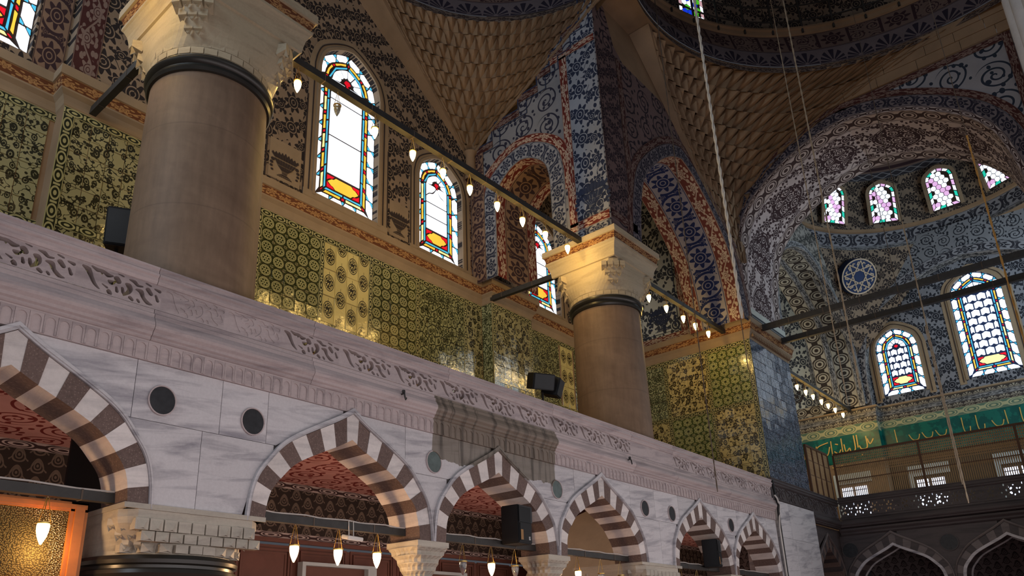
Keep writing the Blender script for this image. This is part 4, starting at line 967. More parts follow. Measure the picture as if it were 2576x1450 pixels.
# upper part of the pier behind that arch: vase panel under a red banded niche
up_ = struct(empty('wall_pier', (27.6, 13.5, 13.4)))
TP = TYn(27.56)
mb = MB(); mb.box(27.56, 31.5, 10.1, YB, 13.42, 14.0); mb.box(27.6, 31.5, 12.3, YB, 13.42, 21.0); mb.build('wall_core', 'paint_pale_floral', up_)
vband(TP, 12.32, YB, 13.42, 13.75, 'band_red_pale', 'red_band', up_, -.01, True); vband(TP, 12.65, 12.95, 13.75, 19, 'band_red_pale', 'red_band', up_, -.012)
vband(TP, 13.05, 14.7, 13.85, 19.5, 'paint_pale_floral', 'flower_panel', up_, -.012); line_path(TP, [(13.05, 19), (13.05, 13.85), (14.8, 13.85)], .04, -.03, 'paint_blue', 'painted_rule', up_)
vase(TP, 13.75, 13.95, 1.2, 'paint_blue', up_, -.03)
# back wall between: simple vault over the small bay
mb = MB(); mb.box(17.7, 27.6, 12.3, YB, 20.9, 21.1); struct(mb.build('ceiling_2', 'paint_arab_b'))
# --- great arch across the nave (x = 27.6 .. 31.5)
fc = empty('painted_arch', (29.5, 5.4, 13.4), 'great wide arch at right with red medallions on its underside, two dark tie bars below', 'arch')
TC = TYn(27.58); CC = (5.40, 4.80, 13.4, 6.72, BIG)
stC = [(-2, 20.9), (4.6, 20.9), (5.5, 20.95), (6.6, 20.75), (8.0, 20.05), (8.8, 19.45), (9.4, 18.8), (9.9, 17.9), (10.1, 17.3), (10.12, 16.5), (10.3, 16.5)]
wall_face(TC, -.2, 10.2, 13.42, poly_top(stC), [(CC[0], CC[1], 13.42, CC[2], CC[3], CC[4])], 'paint_arab_c', 'painted_face', fc)
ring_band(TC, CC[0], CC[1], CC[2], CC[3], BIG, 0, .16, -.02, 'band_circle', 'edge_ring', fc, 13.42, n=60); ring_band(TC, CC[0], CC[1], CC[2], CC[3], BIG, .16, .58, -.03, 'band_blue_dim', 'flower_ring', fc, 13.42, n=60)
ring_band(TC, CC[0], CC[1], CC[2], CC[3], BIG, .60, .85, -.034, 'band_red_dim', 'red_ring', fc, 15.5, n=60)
vband(TC, -.1, 5.6, 20.62, 20.9, 'band_red_dim', 'red_band', fc, -.03, True)
vband(TC, -.15, .1, 17.0, 20.9, 'band_red_dim', 'red_band', fc, -.04)
soffit(TC, CC[0], CC[1], CC[2], CC[3], BIG, 0, 3.95, [(.17, 'band_circle'), (.66, 'band_soffit_c'), (.17, 'band_circle')], fc, 13.42, 60)
wall_face(TYn(31.53), -.2, 10.3, 13.42, poly_top([(-1, 21.8), (11, 21.8)]), [(CC[0], CC[1], 13.42, CC[2], CC[3], CC[4])], 'paint_floral_far', 'rear_face', fc)
# --- fluted giant pier at the right edge
fp = empty('pier', (27.9, -2.75, 0), 'giant white fluted pier cut off at the top right corner', 'pier')
mb = MB(); rows = []; nf = 26
for z in (0, 24):
    row = []
    for k in range(nf * 6):
        a = 2 * PI * k / (nf * 6); r = 2.55 + .10 * abs(math.sin(a * nf / 2)); row.append((27.9 + r * math.cos(a), -2.75 + r * math.sin(a), z))
    rows.append(row)
mb.grid(rows, True); mb.build('fluted_shaft', 'fluted_white', fp, True)
# ================================================================== stalactite pendentives
def pendentive(label, K, sgn, z0, z1, rmax, ntier, gap, mat='plaster_brown', w0=.42, ry=None):
    """tiers of folded niche cells with hanging tips, corbelling out of the corner K; sgn: direction of the room from the corner"""
    root = empty('stalactite_pendentive', (K[0], K[1], z0), label, 'pendentive')
    def pt(t, u, z, f=0.0):
        a = u
        if ry:
            A_, B_ = max(rmax * t, .12), max(ry[0] * t ** ry[1], .1); L = [0]
            for i in range(24): x0, x1 = i / 24 * PI / 2, (i + 1) / 24 * PI / 2; L.append(L[-1] + math.hypot(A_ * (math.cos(x1) - math.cos(x0)), B_ * (math.sin(x1) - math.sin(x0))))
            w_ = u / (PI / 2) * L[-1]; i = 0
            while i < 23 and L[i + 1] < w_: i += 1
            a = (i + (w_ - L[i]) / max(L[i + 1] - L[i], 1e-9)) / 24 * PI / 2
        r = max(rmax * t, .12); s = max(ry[0] * t ** ry[1], .1) if ry else r; g = t ** 3 if ry else t
        cx = K[0] + sgn[0] * (r + gap[0] * g); cy = K[1] + sgn[1] * (s + gap[1] * g)
        return Vector((cx - sgn[0] * max(r - f, .05) * math.cos(a), cy - sgn[1] * (max(s - f, .05) if s > .6 else s - f * .3) * math.sin(a), z))
    h = (z1 - z0) / ntier
    for k in range(ntier):
        t0, t1 = k / ntier, (k + 1) / ntier; za, zb = z0 + h * k, z0 + h * (k + 1); tq = (t0 + t1) / 2; arc = rmax * tq * PI / 2 if not ry else 1.1 * math.hypot(rmax * tq, ry[0] * tq ** ry[1]); n = max(2, round(arc / w0)); w = arc / n
        ph = .5 * (k % 2); fr, bk = .20 * w, -.30 * w
        for j in range(n + (1 if ph else 0)):
            aL, aC, aR = [max(0, min(PI / 2, (j + q - ph) / n * PI / 2)) for q in (0, .5, 1)]
            if aR - aL < 1e-4: continue
            tip = h * .34
            P1, P3 = pt(t0, aL, za - tip, fr), pt(t0, aR, za - tip, fr); P2 = pt(t0, aC, za + h * .05, bk); P5 = pt(t1, aC, zb - tip, fr); P6, P4 = pt(t1, aL, zb + h * .05, bk), pt(t1, aR, zb + h * .05, bk)
            tm = (t0 + t1) / 2; N1 = pt(tm, aL + (aC - aL) * .48, (za + zb) / 2 - tip * .4, bk * 1.1); N2 = pt(tm, aR + (aC - aR) * .48, (za + zb) / 2 - tip * .4, bk * 1.1)
            Q1, Q2 = pt(tm + .15 / ntier, aL, (za + zb) / 2, fr * .6), pt(tm + .15 / ntier, aR, (za + zb) / 2, fr * .6)
            mb = MB()
            for tri in ((P1, P2, N1), (P2, P5, N1), (N1, P5, P6), (P1, N1, Q1), (Q1, N1, P6), (P3, N2, P2), (P2, N2, P5), (N2, P4, P5), (P3, Q2, N2), (Q2, P4, N2)): mb.face(tri)
            mb.build('stalactite_cell', mat, root)
    mb = MB(); N = 14
    mb.grid([[pt(k / ntier, PI / 2 * i / N, z0 + h * k, -.30) for i in range(N + 1)] for k in range(ntier + 1)]); mb.build('stone_core', mat, root)
    for e, a in enumerate((0, PI / 2)):   # plain strips
        if e == 0 and ry: continue
        rows = []
        for k in range(ntier + 1):
            p = pt(k / ntier, a, z0 + h * k, .04); q = Vector((K[0], p.y, p.z)) if e == 0 else Vector((p.x, K[1], p.z)); s_ = Vector((0, sgn[1] * .2, 0)) if e == 0 else Vector((sgn[0] * .2, 0, 0))
            rows.append([p, p + s_ + Vector((0, 0, .0)), q + s_])
        mb = MB(); mb.grid(rows); mb.build('edge_strip', mat, root)
    return root
pendentive('brown stalactite pendentive between the back wall and the blue wall edge', (17.55, 15.65), (-1, -1), 18.45, 22.0, 5.45, 10, (.0, .85), w0=.36)
pendentive('brown stalactite pendentive between the dark painted arch and the great arch', (27.55, 10.05), (-1, -1), 15.9, 22.1, 7.3, 13, (.05, .75), w0=.5, ry=(8.0, 3.2))
mb = MB(); mb.lathe([(.22, 17.3), (.24, 17.4), (.2, 17.5), (.17, 18.3), (.26, 18.45)], (17.42, 15.5, 0), 12); o = mb.build('corner_colonnette', 'plaster_brown', None, True); tag(o, 'slim stone colonnette in the corner below the first stalactite pendentive', 'colonnette')
# ================================================================== domes
def dome(label, c, rings, a0, a1, shell, n=96):
    root = empty('dome', (c[0], c[1], rings[0][1][0][1]), label, 'dome')
    for name, prof, mat in rings:
        mb = MB(); rr = prof[0][0]
        rows = []; uvs = []; L = [0]
        for p, q in zip(prof, prof[1:]): L.append(L[-1] + math.hypot(q[0] - p[0], q[1] - p[1]))
        for (r, z), l in zip(prof, L):
            rows.append([(c[0] + r * math.cos(a0 + (a1 - a0) * i / n), c[1] + r * math.sin(a0 + (a1 - a0) * i / n), z) for i in range(n + 1)]); uvs.append([(rr * (a1 - a0) * i / n, l if mat.startswith('paint') else l / L[-1]) for i in range(n + 1)])
        mb.grid(rows, uvs=uvs); mb.build(name, mat, root, True)
    return root
d1 = dome('dark near dome rim with shell border at the top centre, left of the wall edge', (12.2, 9.35), [('scroll_band', [(5.45, 21.95), (5.5, 22.25)], 'band_scroll'), ('shell_band', [(5.48, 22.25), (5.72, 23.1)], 'band_shell'), ('square_band', [(5.72, 23.1), (5.9, 24.1)], 'band_square'), ('moulding', [(5.9, 24.1), (5.75, 24.15), (5.75, 24.4)], 'plaster_brown'), ('shell', [(5.8, 24.4), (5.5, 26.5), (4.3, 28.6), (2.4, 30), (.05, 30.5)], 'paint_pend_far')], -.9, 2.6, None)
D2 = (20.05, 1.65)
d2 = dome('large dim dome rim with shell and square borders and ledge at the top right', D2, [('scroll_band', [(7.42, 21.9), (7.46, 22.2)], 'band_scroll'), ('shell_band', [(7.44, 22.2), (7.62, 23.05)], 'band_shell'), ('square_band', [(7.62, 23.05), (7.95, 24.1)], 'band_square'), ('moulding', [(7.95, 24.1), (7.88, 24.14), (7.88, 24.3), (7.8, 24.34), (7.82, 24.44), (8.3, 24.46)], 'plaster_brown'),
    ('drum', [(8.3, 24.44), (8.3, 27.0), (8.0, 28.5), (6.8, 30.8), (4, 32.6), (.05, 33.2)], 'paint_pend_far')], -1.5, 2.2, None, 110)
rl = empty('railing', (D2[0], D2[1] + 7.8, 24.2), 'thin black iron railing along the ledge of the large dome', 'railing')
for z, r in ((24.75, .035), (25.5, .035)):
    mb = MB(); mb.tube([(D2[0] + 7.85 * math.cos(a), D2[1] + 7.85 * math.sin(a), z) for a in [-.3 + 1.9 * k / 40 for k in range(41)]], r, 5); mb.build('rail', 'iron', rl)
for k in range(14):
    a = -.3 + 1.9 * k / 13; mb = MB(); mb.tube([(D2[0] + 7.85 * math.cos(a), D2[1] + 7.85 * math.sin(a), 24.15), (D2[0] + 7.85 * math.cos(a), D2[1] + 7.85 * math.sin(a), 27)], .045, 5); mb.build('post', 'iron', rl)
# flat plates closing the corners round the rims
def plate(name, x0, x1, y0, y1, c, r, z, mat, a0=0, a1=2 * PI, n=96):
    mb = MB(); A = []; B = []
    for i in range(n + 1):
        a = a0 + (a1 - a0) * i / n; ca, sa = math.cos(a), math.sin(a); A.append((c[0] + r * ca, c[1] + r * sa, z))
        tx = ((x1 if ca > 0 else x0) - c[0]) / ca if abs(ca) > 1e-6 else 1e9; ty = ((y1 if sa > 0 else y0) - c[1]) / sa if abs(sa) > 1e-6 else 1e9; t = min(tx, ty); B.append((c[0] + t * ca, c[1] + t * sa, z))
    mb.grid([A, B]); return struct(mb.build(name, mat))
plate('ceiling_3', 6.5, 17.7, 3.4, 16.0, (12.2, 9.35), 5.46, 22.02, 'plaster_brown', -.9, 2.6)
plate('ceiling_4', 12.2, 27.7, -6.5, 10.2, D2, 7.43, 22.12, 'plaster_brown', -1.5, 2.2)
mb = MB(); mb.box(17.58, 18.7, 10.08, 15.7, 20.3, 24.3); mb.box(17.6, 27.5, 10.06, 10.3, 20.3, 22.3); mb.build('wall_upper', 'plaster_brown'); struct(bpy.data.objects['wall_upper'])
wc = struct(empty('wall_crossing', (27.6, 5, 20.9)))
for j in range(3):
    y = 10.0
    while y > -1.5:
        ww = random.uniform(.9, 1.6); mb = MB(); dz = .40; x = 27.5 - j * .02
        if y < 8.6 - j * 0: mb.box(x, x + .3, y - ww + .012, y, 20.93 + dz * j, 20.93 + dz * (j + 1) - .012); mb.build('stone_block', 'plaster_brown', wc)
        y -= ww
mb = MB(); mb.box(27.75, 28.0, -2, 10.2, 17, 24.3); 
# ================================================================== far bay beyond the great arch
XF = 43.8
wfar = struct(empty('wall_far', (XF, 4, 5.7)))
FW = {5: (8.42, 1.03, 13.68, 16.25, 1.12), 6: (4.30, 1.16, 13.76, 18.15, 1.22)}
wall_face(TYn(XF), -4, 15.6, 12.3, poly_top([(-4, 22), (16, 22)]), [(c, w, a, b, h, MID) for c, w, a, b, h in FW.values()], 'paint_floral_far', 'painted_plaster', wfar, rev=.25)
mb = MB(); mb.box(XF + .27, XF + .5, -4, 15.8, 5.6, 22); mb.build('wall_core', 'plaster_brown', wfar)
T = TYn(XF)
for c, w, a, b, h in FW.values():
    ring_band(T, c, w, b, h, MID, 0, .12, -.06, 'plaster', 'window_surround', wfar, a - .1, thick=.06); ring_band(T, c, w, b, h, MID, .12, .42, -.02, 'paint_far_plain' if 'paint_far_plain' in M else 'plaster', 'plaster_margin', wfar, a - .3); ring_band(T, c, w, b, h, MID, .22, .26, -.04, 'paint_dark', 'painted_rule', wfar, a - .2)
# shell and leaf cornice, blossom frieze, green inscription band
FPR = [(.0, 12.35), (.06, 12.45), (.1, 12.62), (.06, 12.64), (.1, 12.82), (.12, 12.84), (.08, 12.86), (.16, 13.06), (.2, 13.08), (.2, 13.16), (.0, 13.2)]
def far_cornice(n, path, frz0=11.75):
    t = struct(empty('trim_%d' % n, (path[0][0], path[0][1], 12.3)))
    sweep(path, FPR, 0, 2).build('shell_band', 'band_shell_far', t); sweep(path, FPR, 2, 6).build('leaf_band', 'band_far', t); sweep(path, FPR, 6, 7).build('shell_band', 'band_shell_far', t); sweep(path, FPR, 7, 10).build('fillet', 'plaster', t)
    sweep(path, [(.02, frz0), (.02, 12.35)], 0, 1).build('blossom_frieze', 'band_teal', t)
    sweep(path, [(.02, 10.35), (.02, frz0)], 0, 1).build('green_band', 'paint_green', t)
far_cornice(3, [(43.2, YB), (43.2, 9.95), (XF, 9.95)], 11.85); far_cornice(4, [(XF, 9.95), (XF, -4)], 11.95)
mb = MB(); mb.box(43.2, XF + .2, 9.95, YB, 5.7, 13.2); mb.build('pilaster_core', 'plaster_brown', wfar)
mb = MB(); mb.box(XF + .01, XF + .2, -4, 9.95, 5.7, 12.3); mb.build('lower_wall', 'lower_tile', wfar)
# gold writing on the green band (strokes of the inscription)
ins = empty('inscription', (43.2, 12, 10.9), 'gold calligraphy strokes on the green band lit by the far lamps', 'inscription')
TI = TYn(43.2)
STR = [[(10.25, 11.4), (10.45, 11.15), (10.55, 11.45)], [(10.6, 11.6), (10.62, 11.0), (10.9, 10.95), (11.0, 11.15)], [(11.05, 11.75), (11.07, 11.05)], [(11.2, 11.75), (11.22, 11.0), (11.45, 10.9), (11.5, 11.1), (11.7, 10.92), (11.75, 11.35)], [(11.85, 11.7), (11.87, 10.95)], [(11.95, 11.1), (12.1, 10.9), (12.3, 11.05)], [(12.05, 11.4), (12.2, 11.45)], [(12.4, 11.65), (12.42, 10.85)], [(12.5, 11.35), (12.65, 10.95), (12.9, 10.85), (13.05, 11.05)], [(12.55, 11.6), (13.1, 11.45), (13.3, 11.1)], [(13.2, 11.5), (13.22, 10.95), (13.45, 10.85)], [(13.7, 11.45), (13.72, 10.95), (13.9, 10.9), (13.95, 11.2)], [(11.6, 10.6), (11.66, 10.55)], [(11.3, 10.55), (11.36, 10.5)], [(10.9, 10.65), (10.96, 10.6)], [(12.0, 10.25), (12.3, 10.1), (12.55, 10.2)]]
for s in STR: line_path(TI, spline(s, 5) if len(s) > 2 else s, .06, -.06, 'gold', 'letter_stroke', ins)
ins2 = empty('inscription', (XF, 6, 11), 'faint gold calligraphy strokes on the shaded green band right of the lit part', 'inscription')
for k in range(16):
    y = 9.3 - k * .62; st = random.choice(([(0, .6), (.02, -.1), (.25, -.15), (.3, .1)], [(0, .6), (.02, -.1)], [(0, .2), (.15, -.1), (.4, -.1), (.5, .15)]))
    line_path(TYn(XF), spline([(y - a, 11.2 + b) for a, b in st], 4) if len(st) > 2 else [(y - a, 11.2 + b) for a, b in st], .045, -.06, 'gold', 'letter_stroke', ins2)
# side arch of the far bay (like the near one) and the wall above its far springing
fe = empty('painted_arch', (37.4, 10.2, 13.4), 'pale side arch of the far bay behind the tie bars, spiral banded', 'arch')
EC = (37.4, 5.5, 13.3, 6.95, BIG); TE = TX(10.25)
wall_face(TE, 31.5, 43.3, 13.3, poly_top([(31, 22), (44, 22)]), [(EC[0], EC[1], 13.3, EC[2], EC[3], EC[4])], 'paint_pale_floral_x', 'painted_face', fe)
ring_band(TE, EC[0], EC[1], EC[2], EC[3], BIG, 0, .3, -.02, 'band_far', 'leaf_ring', fe, 13.3, n=50)
soffit(TE, EC[0], EC[1], EC[2], EC[3], BIG, 0, 2.3, [(.12, 'band_far'), (.4, 'band_circle_far'), (.12, 'band_far'), (.36, 'band_circle_far')], fe, 13.2, 50)
mb = MB(); mb.box(31.5, 43.3, 12.55, 12.6, 20.3, 22); mb.build('rear_face', 'paint_pale_floral_x', fe)
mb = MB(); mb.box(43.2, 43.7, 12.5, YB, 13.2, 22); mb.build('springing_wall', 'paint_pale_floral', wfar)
vband(TYn(43.2), 12.5, YB, 13.25, 13.8, 'band_circle_far', 'circle_band', wfar, -.02, True); vband(TYn(43.2), 12.6, 12.85, 13.9, 20, 'band_far', 'leaf_band', wfar, -.02)
# rosette medallions painted on that wall
def medallion(T, s, z, r, parent, d=-.03, mat='paint_dark'):
    mb = MB()
    def ring(ra, rb, lob, amp, n=64):
        f = lambda a: 1 + amp * abs(math.sin(a * lob / 2))
        mb.grid([[T(s + ra * f(a) * math.cos(a), d, z + ra * f(a) * math.sin(a)) for a in [2 * PI * k / n for k in range(n + 1)]], [T(s + rb * f(a) * math.cos(a), d, z + rb * f(a) * math.sin(a)) for a in [2 * PI * k / n for k in range(n + 1)]]])
    ring(r * .95, r * 1.02, 10, .12); ring(r * .85, r * .9, 10, .12); ring(r * .42, r * .46, 1, 0); ring(r * .3, r * .33, 1, 0); ring(r * .12, r * .2, 1, 0)
    for k in range(10):
        a = 2 * PI * k / 10 + .3; c = (s + r * .65 * math.cos(a), z + r * .65 * math.sin(a)); rr = r * .13
        mb.face([T(c[0] + rr * (1 + .3 * math.cos(3 * q)) * math.cos(q), d, c[1] + rr * (1 + .3 * math.cos(3 * q)) * math.sin(q)) for q in [2 * PI * i / 12 for i in range(12)]])
    return mb.build('painted_medallion', mat, parent)
medallion(TYn(43.2), 14.05, 14.9, .72, wfar); medallion(TYn(43.2), 14.6, 17.2, .75, wfar)
# arch on the far wall framing its windows
ff = empty('painted_arch', (43.3, 4.7, 13.2), 'far wall arch framing the two tall stained windows', 'arch')
FCc = (4.42, 5.55, 13.2, 6.95, BIG)
wall_face(TYn(43.2), -1.2, 9.97, 13.2, poly_top([(-2, 22), (11, 22)]), [(FCc[0], FCc[1], 13.2, FCc[2], FCc[3], FCc[4])], 'paint_arab_far', 'painted_face', ff)
ring_band(TYn(43.2), FCc[0], FCc[1], FCc[2], FCc[3], BIG, 0, .5, -.03, 'band_far_flower', 'flower_ring', ff, 13.2, n=50)
soffit(TYn(43.2), FCc[0], FCc[1], FCc[2], FCc[3], BIG, 0, .6, [(1.0, 'band_far')], ff, 13.2, 50)
# smooth pendentive with roundel
C3 = (37.1, 4.6); R3 = 6.35
pd_ = empty('pendentive', (42.5, 10, 17), 'smooth floral pendentive with a dark blue star roundel in the far bay', 'pendentive')
mb = MB(); rows = []; uvs = []
K = (43.25, 10.3)
for k in range(21):
    t = k / 20; z = 15.8 + (21.6 - 15.8) * t; r = R3 * t + .02
    cx, cy = K[0] - r + (C3[0] + R3 - K[0]) * t, K[1] - r + (C3[1] + R3 - K[1]) * t
    rows.append([(cx + r * math.cos(a), cy + r * math.sin(a), z) for a in [PI / 2 * i / 24 for i in range(25)]]); uvs.append([((i / 24 - .5) * r * 1.57, z) for i in range(25)])
mb.grid(rows, uvs=uvs); mb.build('painted_shell', 'paint_pend_far', pd_, True)
# roundel: normal faces the bay centre and down
rd = empty('roundel', (41.8, 9.1, 20), 'round dark blue star shaped calligraphy roundel on the far pendentive', 'roundel')
ct = Vector((41.62, 8.99, 19.95)); nv = Vector((-.62, -.62, -.48)).normalized(); ux = Vector((nv.y, -nv.x, 0)).normalized(); uz = ux.cross(nv)
if uz.z < 0: uz = -uz
RP = lambda a, b, d: ct + ux * a + uz * b + nv * d
mb = MB(); rr = .98; mb.prism([RP(rr * math.cos(2 * PI * k / 40), rr * math.sin(2 * PI * k / 40), 0) for k in range(40)], -nv * .5); mb.build('disc', 'lead_blue', rd)
mb = MB(); mb.grid([[RP(q * math.cos(2 * PI * k / 40), q * math.sin(2 * PI * k / 40), .02) for k in range(41)] for q in (.9, .97)]); mb.build('rim', 'paint_pale', rd)
mb = MB()
def seg(a, b, w=.028):
    a, b = Vector(a), Vector(b); t = (b - a).normalized(); n_ = Vector((-t.y, t.x)) * w
    mb.face([RP(*(a + n_), .025), RP(*(b + n_), .025), RP(*(b - n_), .025), RP(*(a - n_), .025)])
for k in range(8):
    a = 2 * PI * k / 8; b = a + 2 * PI * 3 / 8; seg((.86 * math.cos(a), .86 * math.sin(a)), (.86 * math.cos(b), .86 * math.sin(b)))
for k in range(16):
    a = 2 * PI * k / 16 + .1; seg((.62 * math.cos(a), .62 * math.sin(a)), (.8 * math.cos(a + .12), .8 * math.sin(a + .12)), .03); seg((.8 * math.cos(a + .12), .8 * math.sin(a + .12)), (.74 * math.cos(a + .26), .74 * math.sin(a + .26)), .025)
mb.build('star_lettering', 'paint_pale', rd)
d3 = dome('far half dome with four small stained windows seen through the great arch', C3, [('scroll_band', [(R3 - .05, 21.55), (R3, 21.75)], 'band_far'), ('flower_band', [(R3, 21.75), (R3 - .08, 22.55)], 'band_far_flower'), ('moulding', [(R3 - .08, 22.55), (R3 - .2, 22.58), (R3 - .25, 22.72)], 'plaster_brown'),
    ('window_zone', [(R3 - .25, 22.72), (5.95, 23.6), (5.75, 24.6), (5.5, 25.4)], 'paint_pend_far'), ('chain_band', [(5.5, 25.4), (5.35, 25.75)], 'band_chain'), ('shell', [(5.35, 25.75), (4.7, 27.2), (3.4, 28.8), (1.6, 29.8), (.05, 30.1)], 'band_square')], -1.6, 2.6, None)
plate('ceiling_5', 31.0, 43.6, -2.2, 10.6, C3, R3 - .04, 21.62, 'plaster_brown')

# pale rings painting in the lit soffit edges of the far striped arches
for ob in [o for o in COL.objects if o.name.startswith('striped_arch') and o.location.x > 34]:
    c = ob.location.y
    ring_band(TYn(FX), c, 1.62, 3.40, 1.57, LOW, -.02, .09, -.045, 'marble', 'lit_edge', ob, thick=.08)
    ring_band(TYn(FX), c, 1.62, 3.40, 1.57, LOW, -.06, .03, .98, 'marble', 'lit_edge', ob, thick=.06)
# ================================================================== stained windows
def sections(c, w, z0, zs, h, d):
    A = arch_pts(MID, c, w - d, zs, h - d, 24); k = len(A) // 2
    return [[(c - w + d, z0 + d), (c - w + d, zs)], A[::-1][:k + 1], A[::-1][k:], [(c + w - d, zs), (c + w - d, z0 + d)], [(c + w - d, z0 + d), (c - w + d, z0 + d)]]
def along(pl, t):
    L = [0]
    for p, q in zip(pl, pl[1:]): L.append(L[-1] + math.hypot(q[0] - p[0], q[1] - p[1]))
    x = max(-.02, min(1.02, t)) * L[-1]; k = 0
    while k < len(L) - 2 and L[k + 1] < x: k += 1
    f = (x - L[k]) / max(L[k + 1] - L[k], 1e-9); return (pl[k][0] + (pl[k + 1][0] - pl[k][0]) * f, pl[k][1] + (pl[k + 1][1] - pl[k][1]) * f)
def plen(pl): return sum(math.hypot(q[0] - p[0], q[1] - p[1]) for p, q in zip(pl, pl[1:]))
def window(num, T, c, w, z0, zs, h, style, dz=.14):
    win = struct(empty('window_%d' % num, T(c, dz, z0)))
    mb = MB(); out = [(c + w, z0)] + arch_pts(MID, c, w, zs, h, 20) + [(c - w, z0)]
    mb.prism([T(s, dz + .03, z) for s, z in out], Vector(T(0, .04, 0)) - Vector(T(0, 0, 0))); mb.build('lead_lattice', 'lead' if style == 'clear' else 'lead_blue' if style == 'cells' else 'lead', win)
    dv = Vector(T(0, .02, 0)) - Vector(T(0, 0, 0)); small = style in ('violet', 'green')
    def pane(poly, mat):
        area_ = sum(a[0] * b[1] - b[0] * a[1] for a, b in zip(poly, poly[1:] + poly[:1]))
        if abs(area_) < 1e-4: return
        gx = sum(p[0] for p in poly) / len(poly); gz = sum(p[1] for p in poly) / len(poly)
        ins = .014 if not small else .012
        poly = [(x + (gx - x) * min(.35, ins / max(math.hypot(x - gx, z - gz), .02)), z + (gz - z) * min(.35, ins / max(math.hypot(x - gx, z - gz), .02))) for x, z in poly]
        mb = MB(); mb.prism([T(s, dz, z) for s, z in poly], dv); mb.build('pane', mat, win)
    def ringcell(S0, S1, k, u):   # u: list of (t, f) -> polygon between two outlines
        return [tuple(a + (b - a) * f for a, b in zip(along(S0[k], t), along(S1[k], t))) for t, f in u]
    if small:
        S0, S1 = sections(c, w, z0, zs, h, .03), sections(c, w, z0, zs, h, .17); q = 0
        for k in range(5):
            n = max(2, round(plen(S0[k]) / .30))
            for i in range(n):
                a, b = (i + .06) / n, (i + .94) / n; q += 1
                mt = ('pane_white', 'pane_violet', 'pane_white', 'pane_teal')[q % 4] if style == 'violet' else ('pane_pink', 'pane_white')[q % 2]
                pane(ringcell(S0, S1, k, [(a, 0), ((a + b) / 2, 0), (b, 0), (b, 1), ((a + b) / 2, 1), (a, 1)]), mt)
        r = .15; row = 0; z = z0 + .28
        while z < zs + h - .2:
            x = c - w + .30 + (r * .9 if row % 2 else 0)
            while x < c + w - .25:
                lim = arch_z(MID, c, w - .2, zs, h - .2, x)
                if z + r * .8 < lim + .08 and abs(x - c) < w - .20:
                    mid_ = abs(x - c) < .2
                    mt = ('pane_white' if (row + round(x * 9)) % 3 else 'pane_violet') if style == 'violet' else random.choice(('pane_white', 'pane_green', 'pane_white', 'pane_cobalt', 'pane_green'))
                    pane([(x + r * .95 * math.cos(PI / 6 + PI / 3 * k), z + r * .95 * math.sin(PI / 6 + PI / 3 * k)) for k in range(6)], mt)
                x += r * 1.72
            z += r * 1.5; row += 1
        return win
    b0, b1 = .02, .29
    S0, S1 = sections(c, w, z0, zs, h, b0), sections(c, w, z0, zs, h, b1)
    for k in range(5):
        n = max(2, round(plen(S0[k]) / (.62 if k in (0, 3, 4) else .55)))
        for i in range(n):
            a, b = i / n, (i + 1) / n; L = b - a; last = .10
            e = lambda x: a + L * x
            pane(ringcell(S0, S1, k, [(e(.16), 0), (e(.5), 0), (e(.84), 0), (e(.97), .5), (e(.82), .97), (e(.5), .97), (e(.18), .97), (e(.03), .5)]), 'pane_white')
            if i < n - 1 or k in (0, 1, 2):
                o = L
                for f0, f1 in ((.0, .40), (.97, .60)):
                    pane(ringcell(S0, S1, k, [(b - .11 * L if True else 0, f0), (min(b + .11 * L, 1.0), f0), (min(b + .03 * L, 1.0), f1), (b - .03 * L, f1)]), 'pane_blue')
    S0, S1 = sections(c, w, z0, zs, h, .325), sections(c, w, z0, zs, h, .41)
    for k in range(5):
        n = max(1, round(plen(S0[k]) / .72))
        for i in range(n):
            a, b = i / n, (i + 1) / n; L = b - a; e = lambda x: a + L * x
            pane(ringcell(S0, S1, k, [(e(.13), .08), (e(.5), .08), (e(.87), .08), (e(.87), .92), (e(.5), .92), (e(.13), .92)]), 'pane_yellow' if (k in (1, 2, 3) or i % 2) else 'pane_amber')
            pane(ringcell(S0, S1, k, [(e(-.06) if i else e(.0), .05), (e(.07), .05), (e(.07), .95), (e(-.06) if i else e(.0), .95)]), 'pane_red')
    S0, S1 = sections(c, w, z0, zs, h, .445), sections(c, w, z0, zs, h, .495)
    for k in range(5):
        n = max(1, round(plen(S0[k]) / .8))
        for i in range(n):
            a, b = (i + .03) / n, (i + .97) / n; pane(ringcell(S0, S1, k, [(a, 0), ((a + b) / 2, 0), (b, 0), (b, 1), ((a + b) / 2, 1), (a, 1)]), 'pane_blue')
    wi = w - .53; zb = z0 + .53; ch = .46; g = .018
    # bottom cartouche with red corners
    for sx in (-1, 1):
        for zz, sz in ((zb, 1), (zb + ch, -1)):
            pane([(c + sx * (wi - g), zz + sz * g), (c + sx * (wi - .30), zz + sz * g), (c + sx * (wi - .24), zz + sz * .09), (c + sx * (wi - .12), zz + sz * .12), (c + sx * (wi - g), zz + sz * .20)], 'pane_red')
    hw = wi - .05
    pane([(c - hw, zb + ch / 2), (c - hw + .12, zb + ch / 2 + .10), (c - hw + .20, zb + ch / 2 + .12), (c - hw + .28, zb + ch - .03), (c + hw - .28, zb + ch - .03), (c + hw - .20, zb + ch / 2 + .12), (c + hw - .12, zb + ch / 2 + .10), (c + hw, zb + ch / 2), (c + hw - .12, zb + ch / 2 - .10), (c + hw - .2, zb + ch / 2 - .12), (c + hw - .28, zb + .03), (c - hw + .28, zb + .03), (c - hw + .2, zb + ch / 2 - .12), (c - hw + .12, zb + ch / 2 - .10)], 'pane_yellow' if style == 'clear' else 'pane_amber')
    zc = zb + ch + .03; A = arch_pts(MID, c, wi, zs, h - .53, 12)
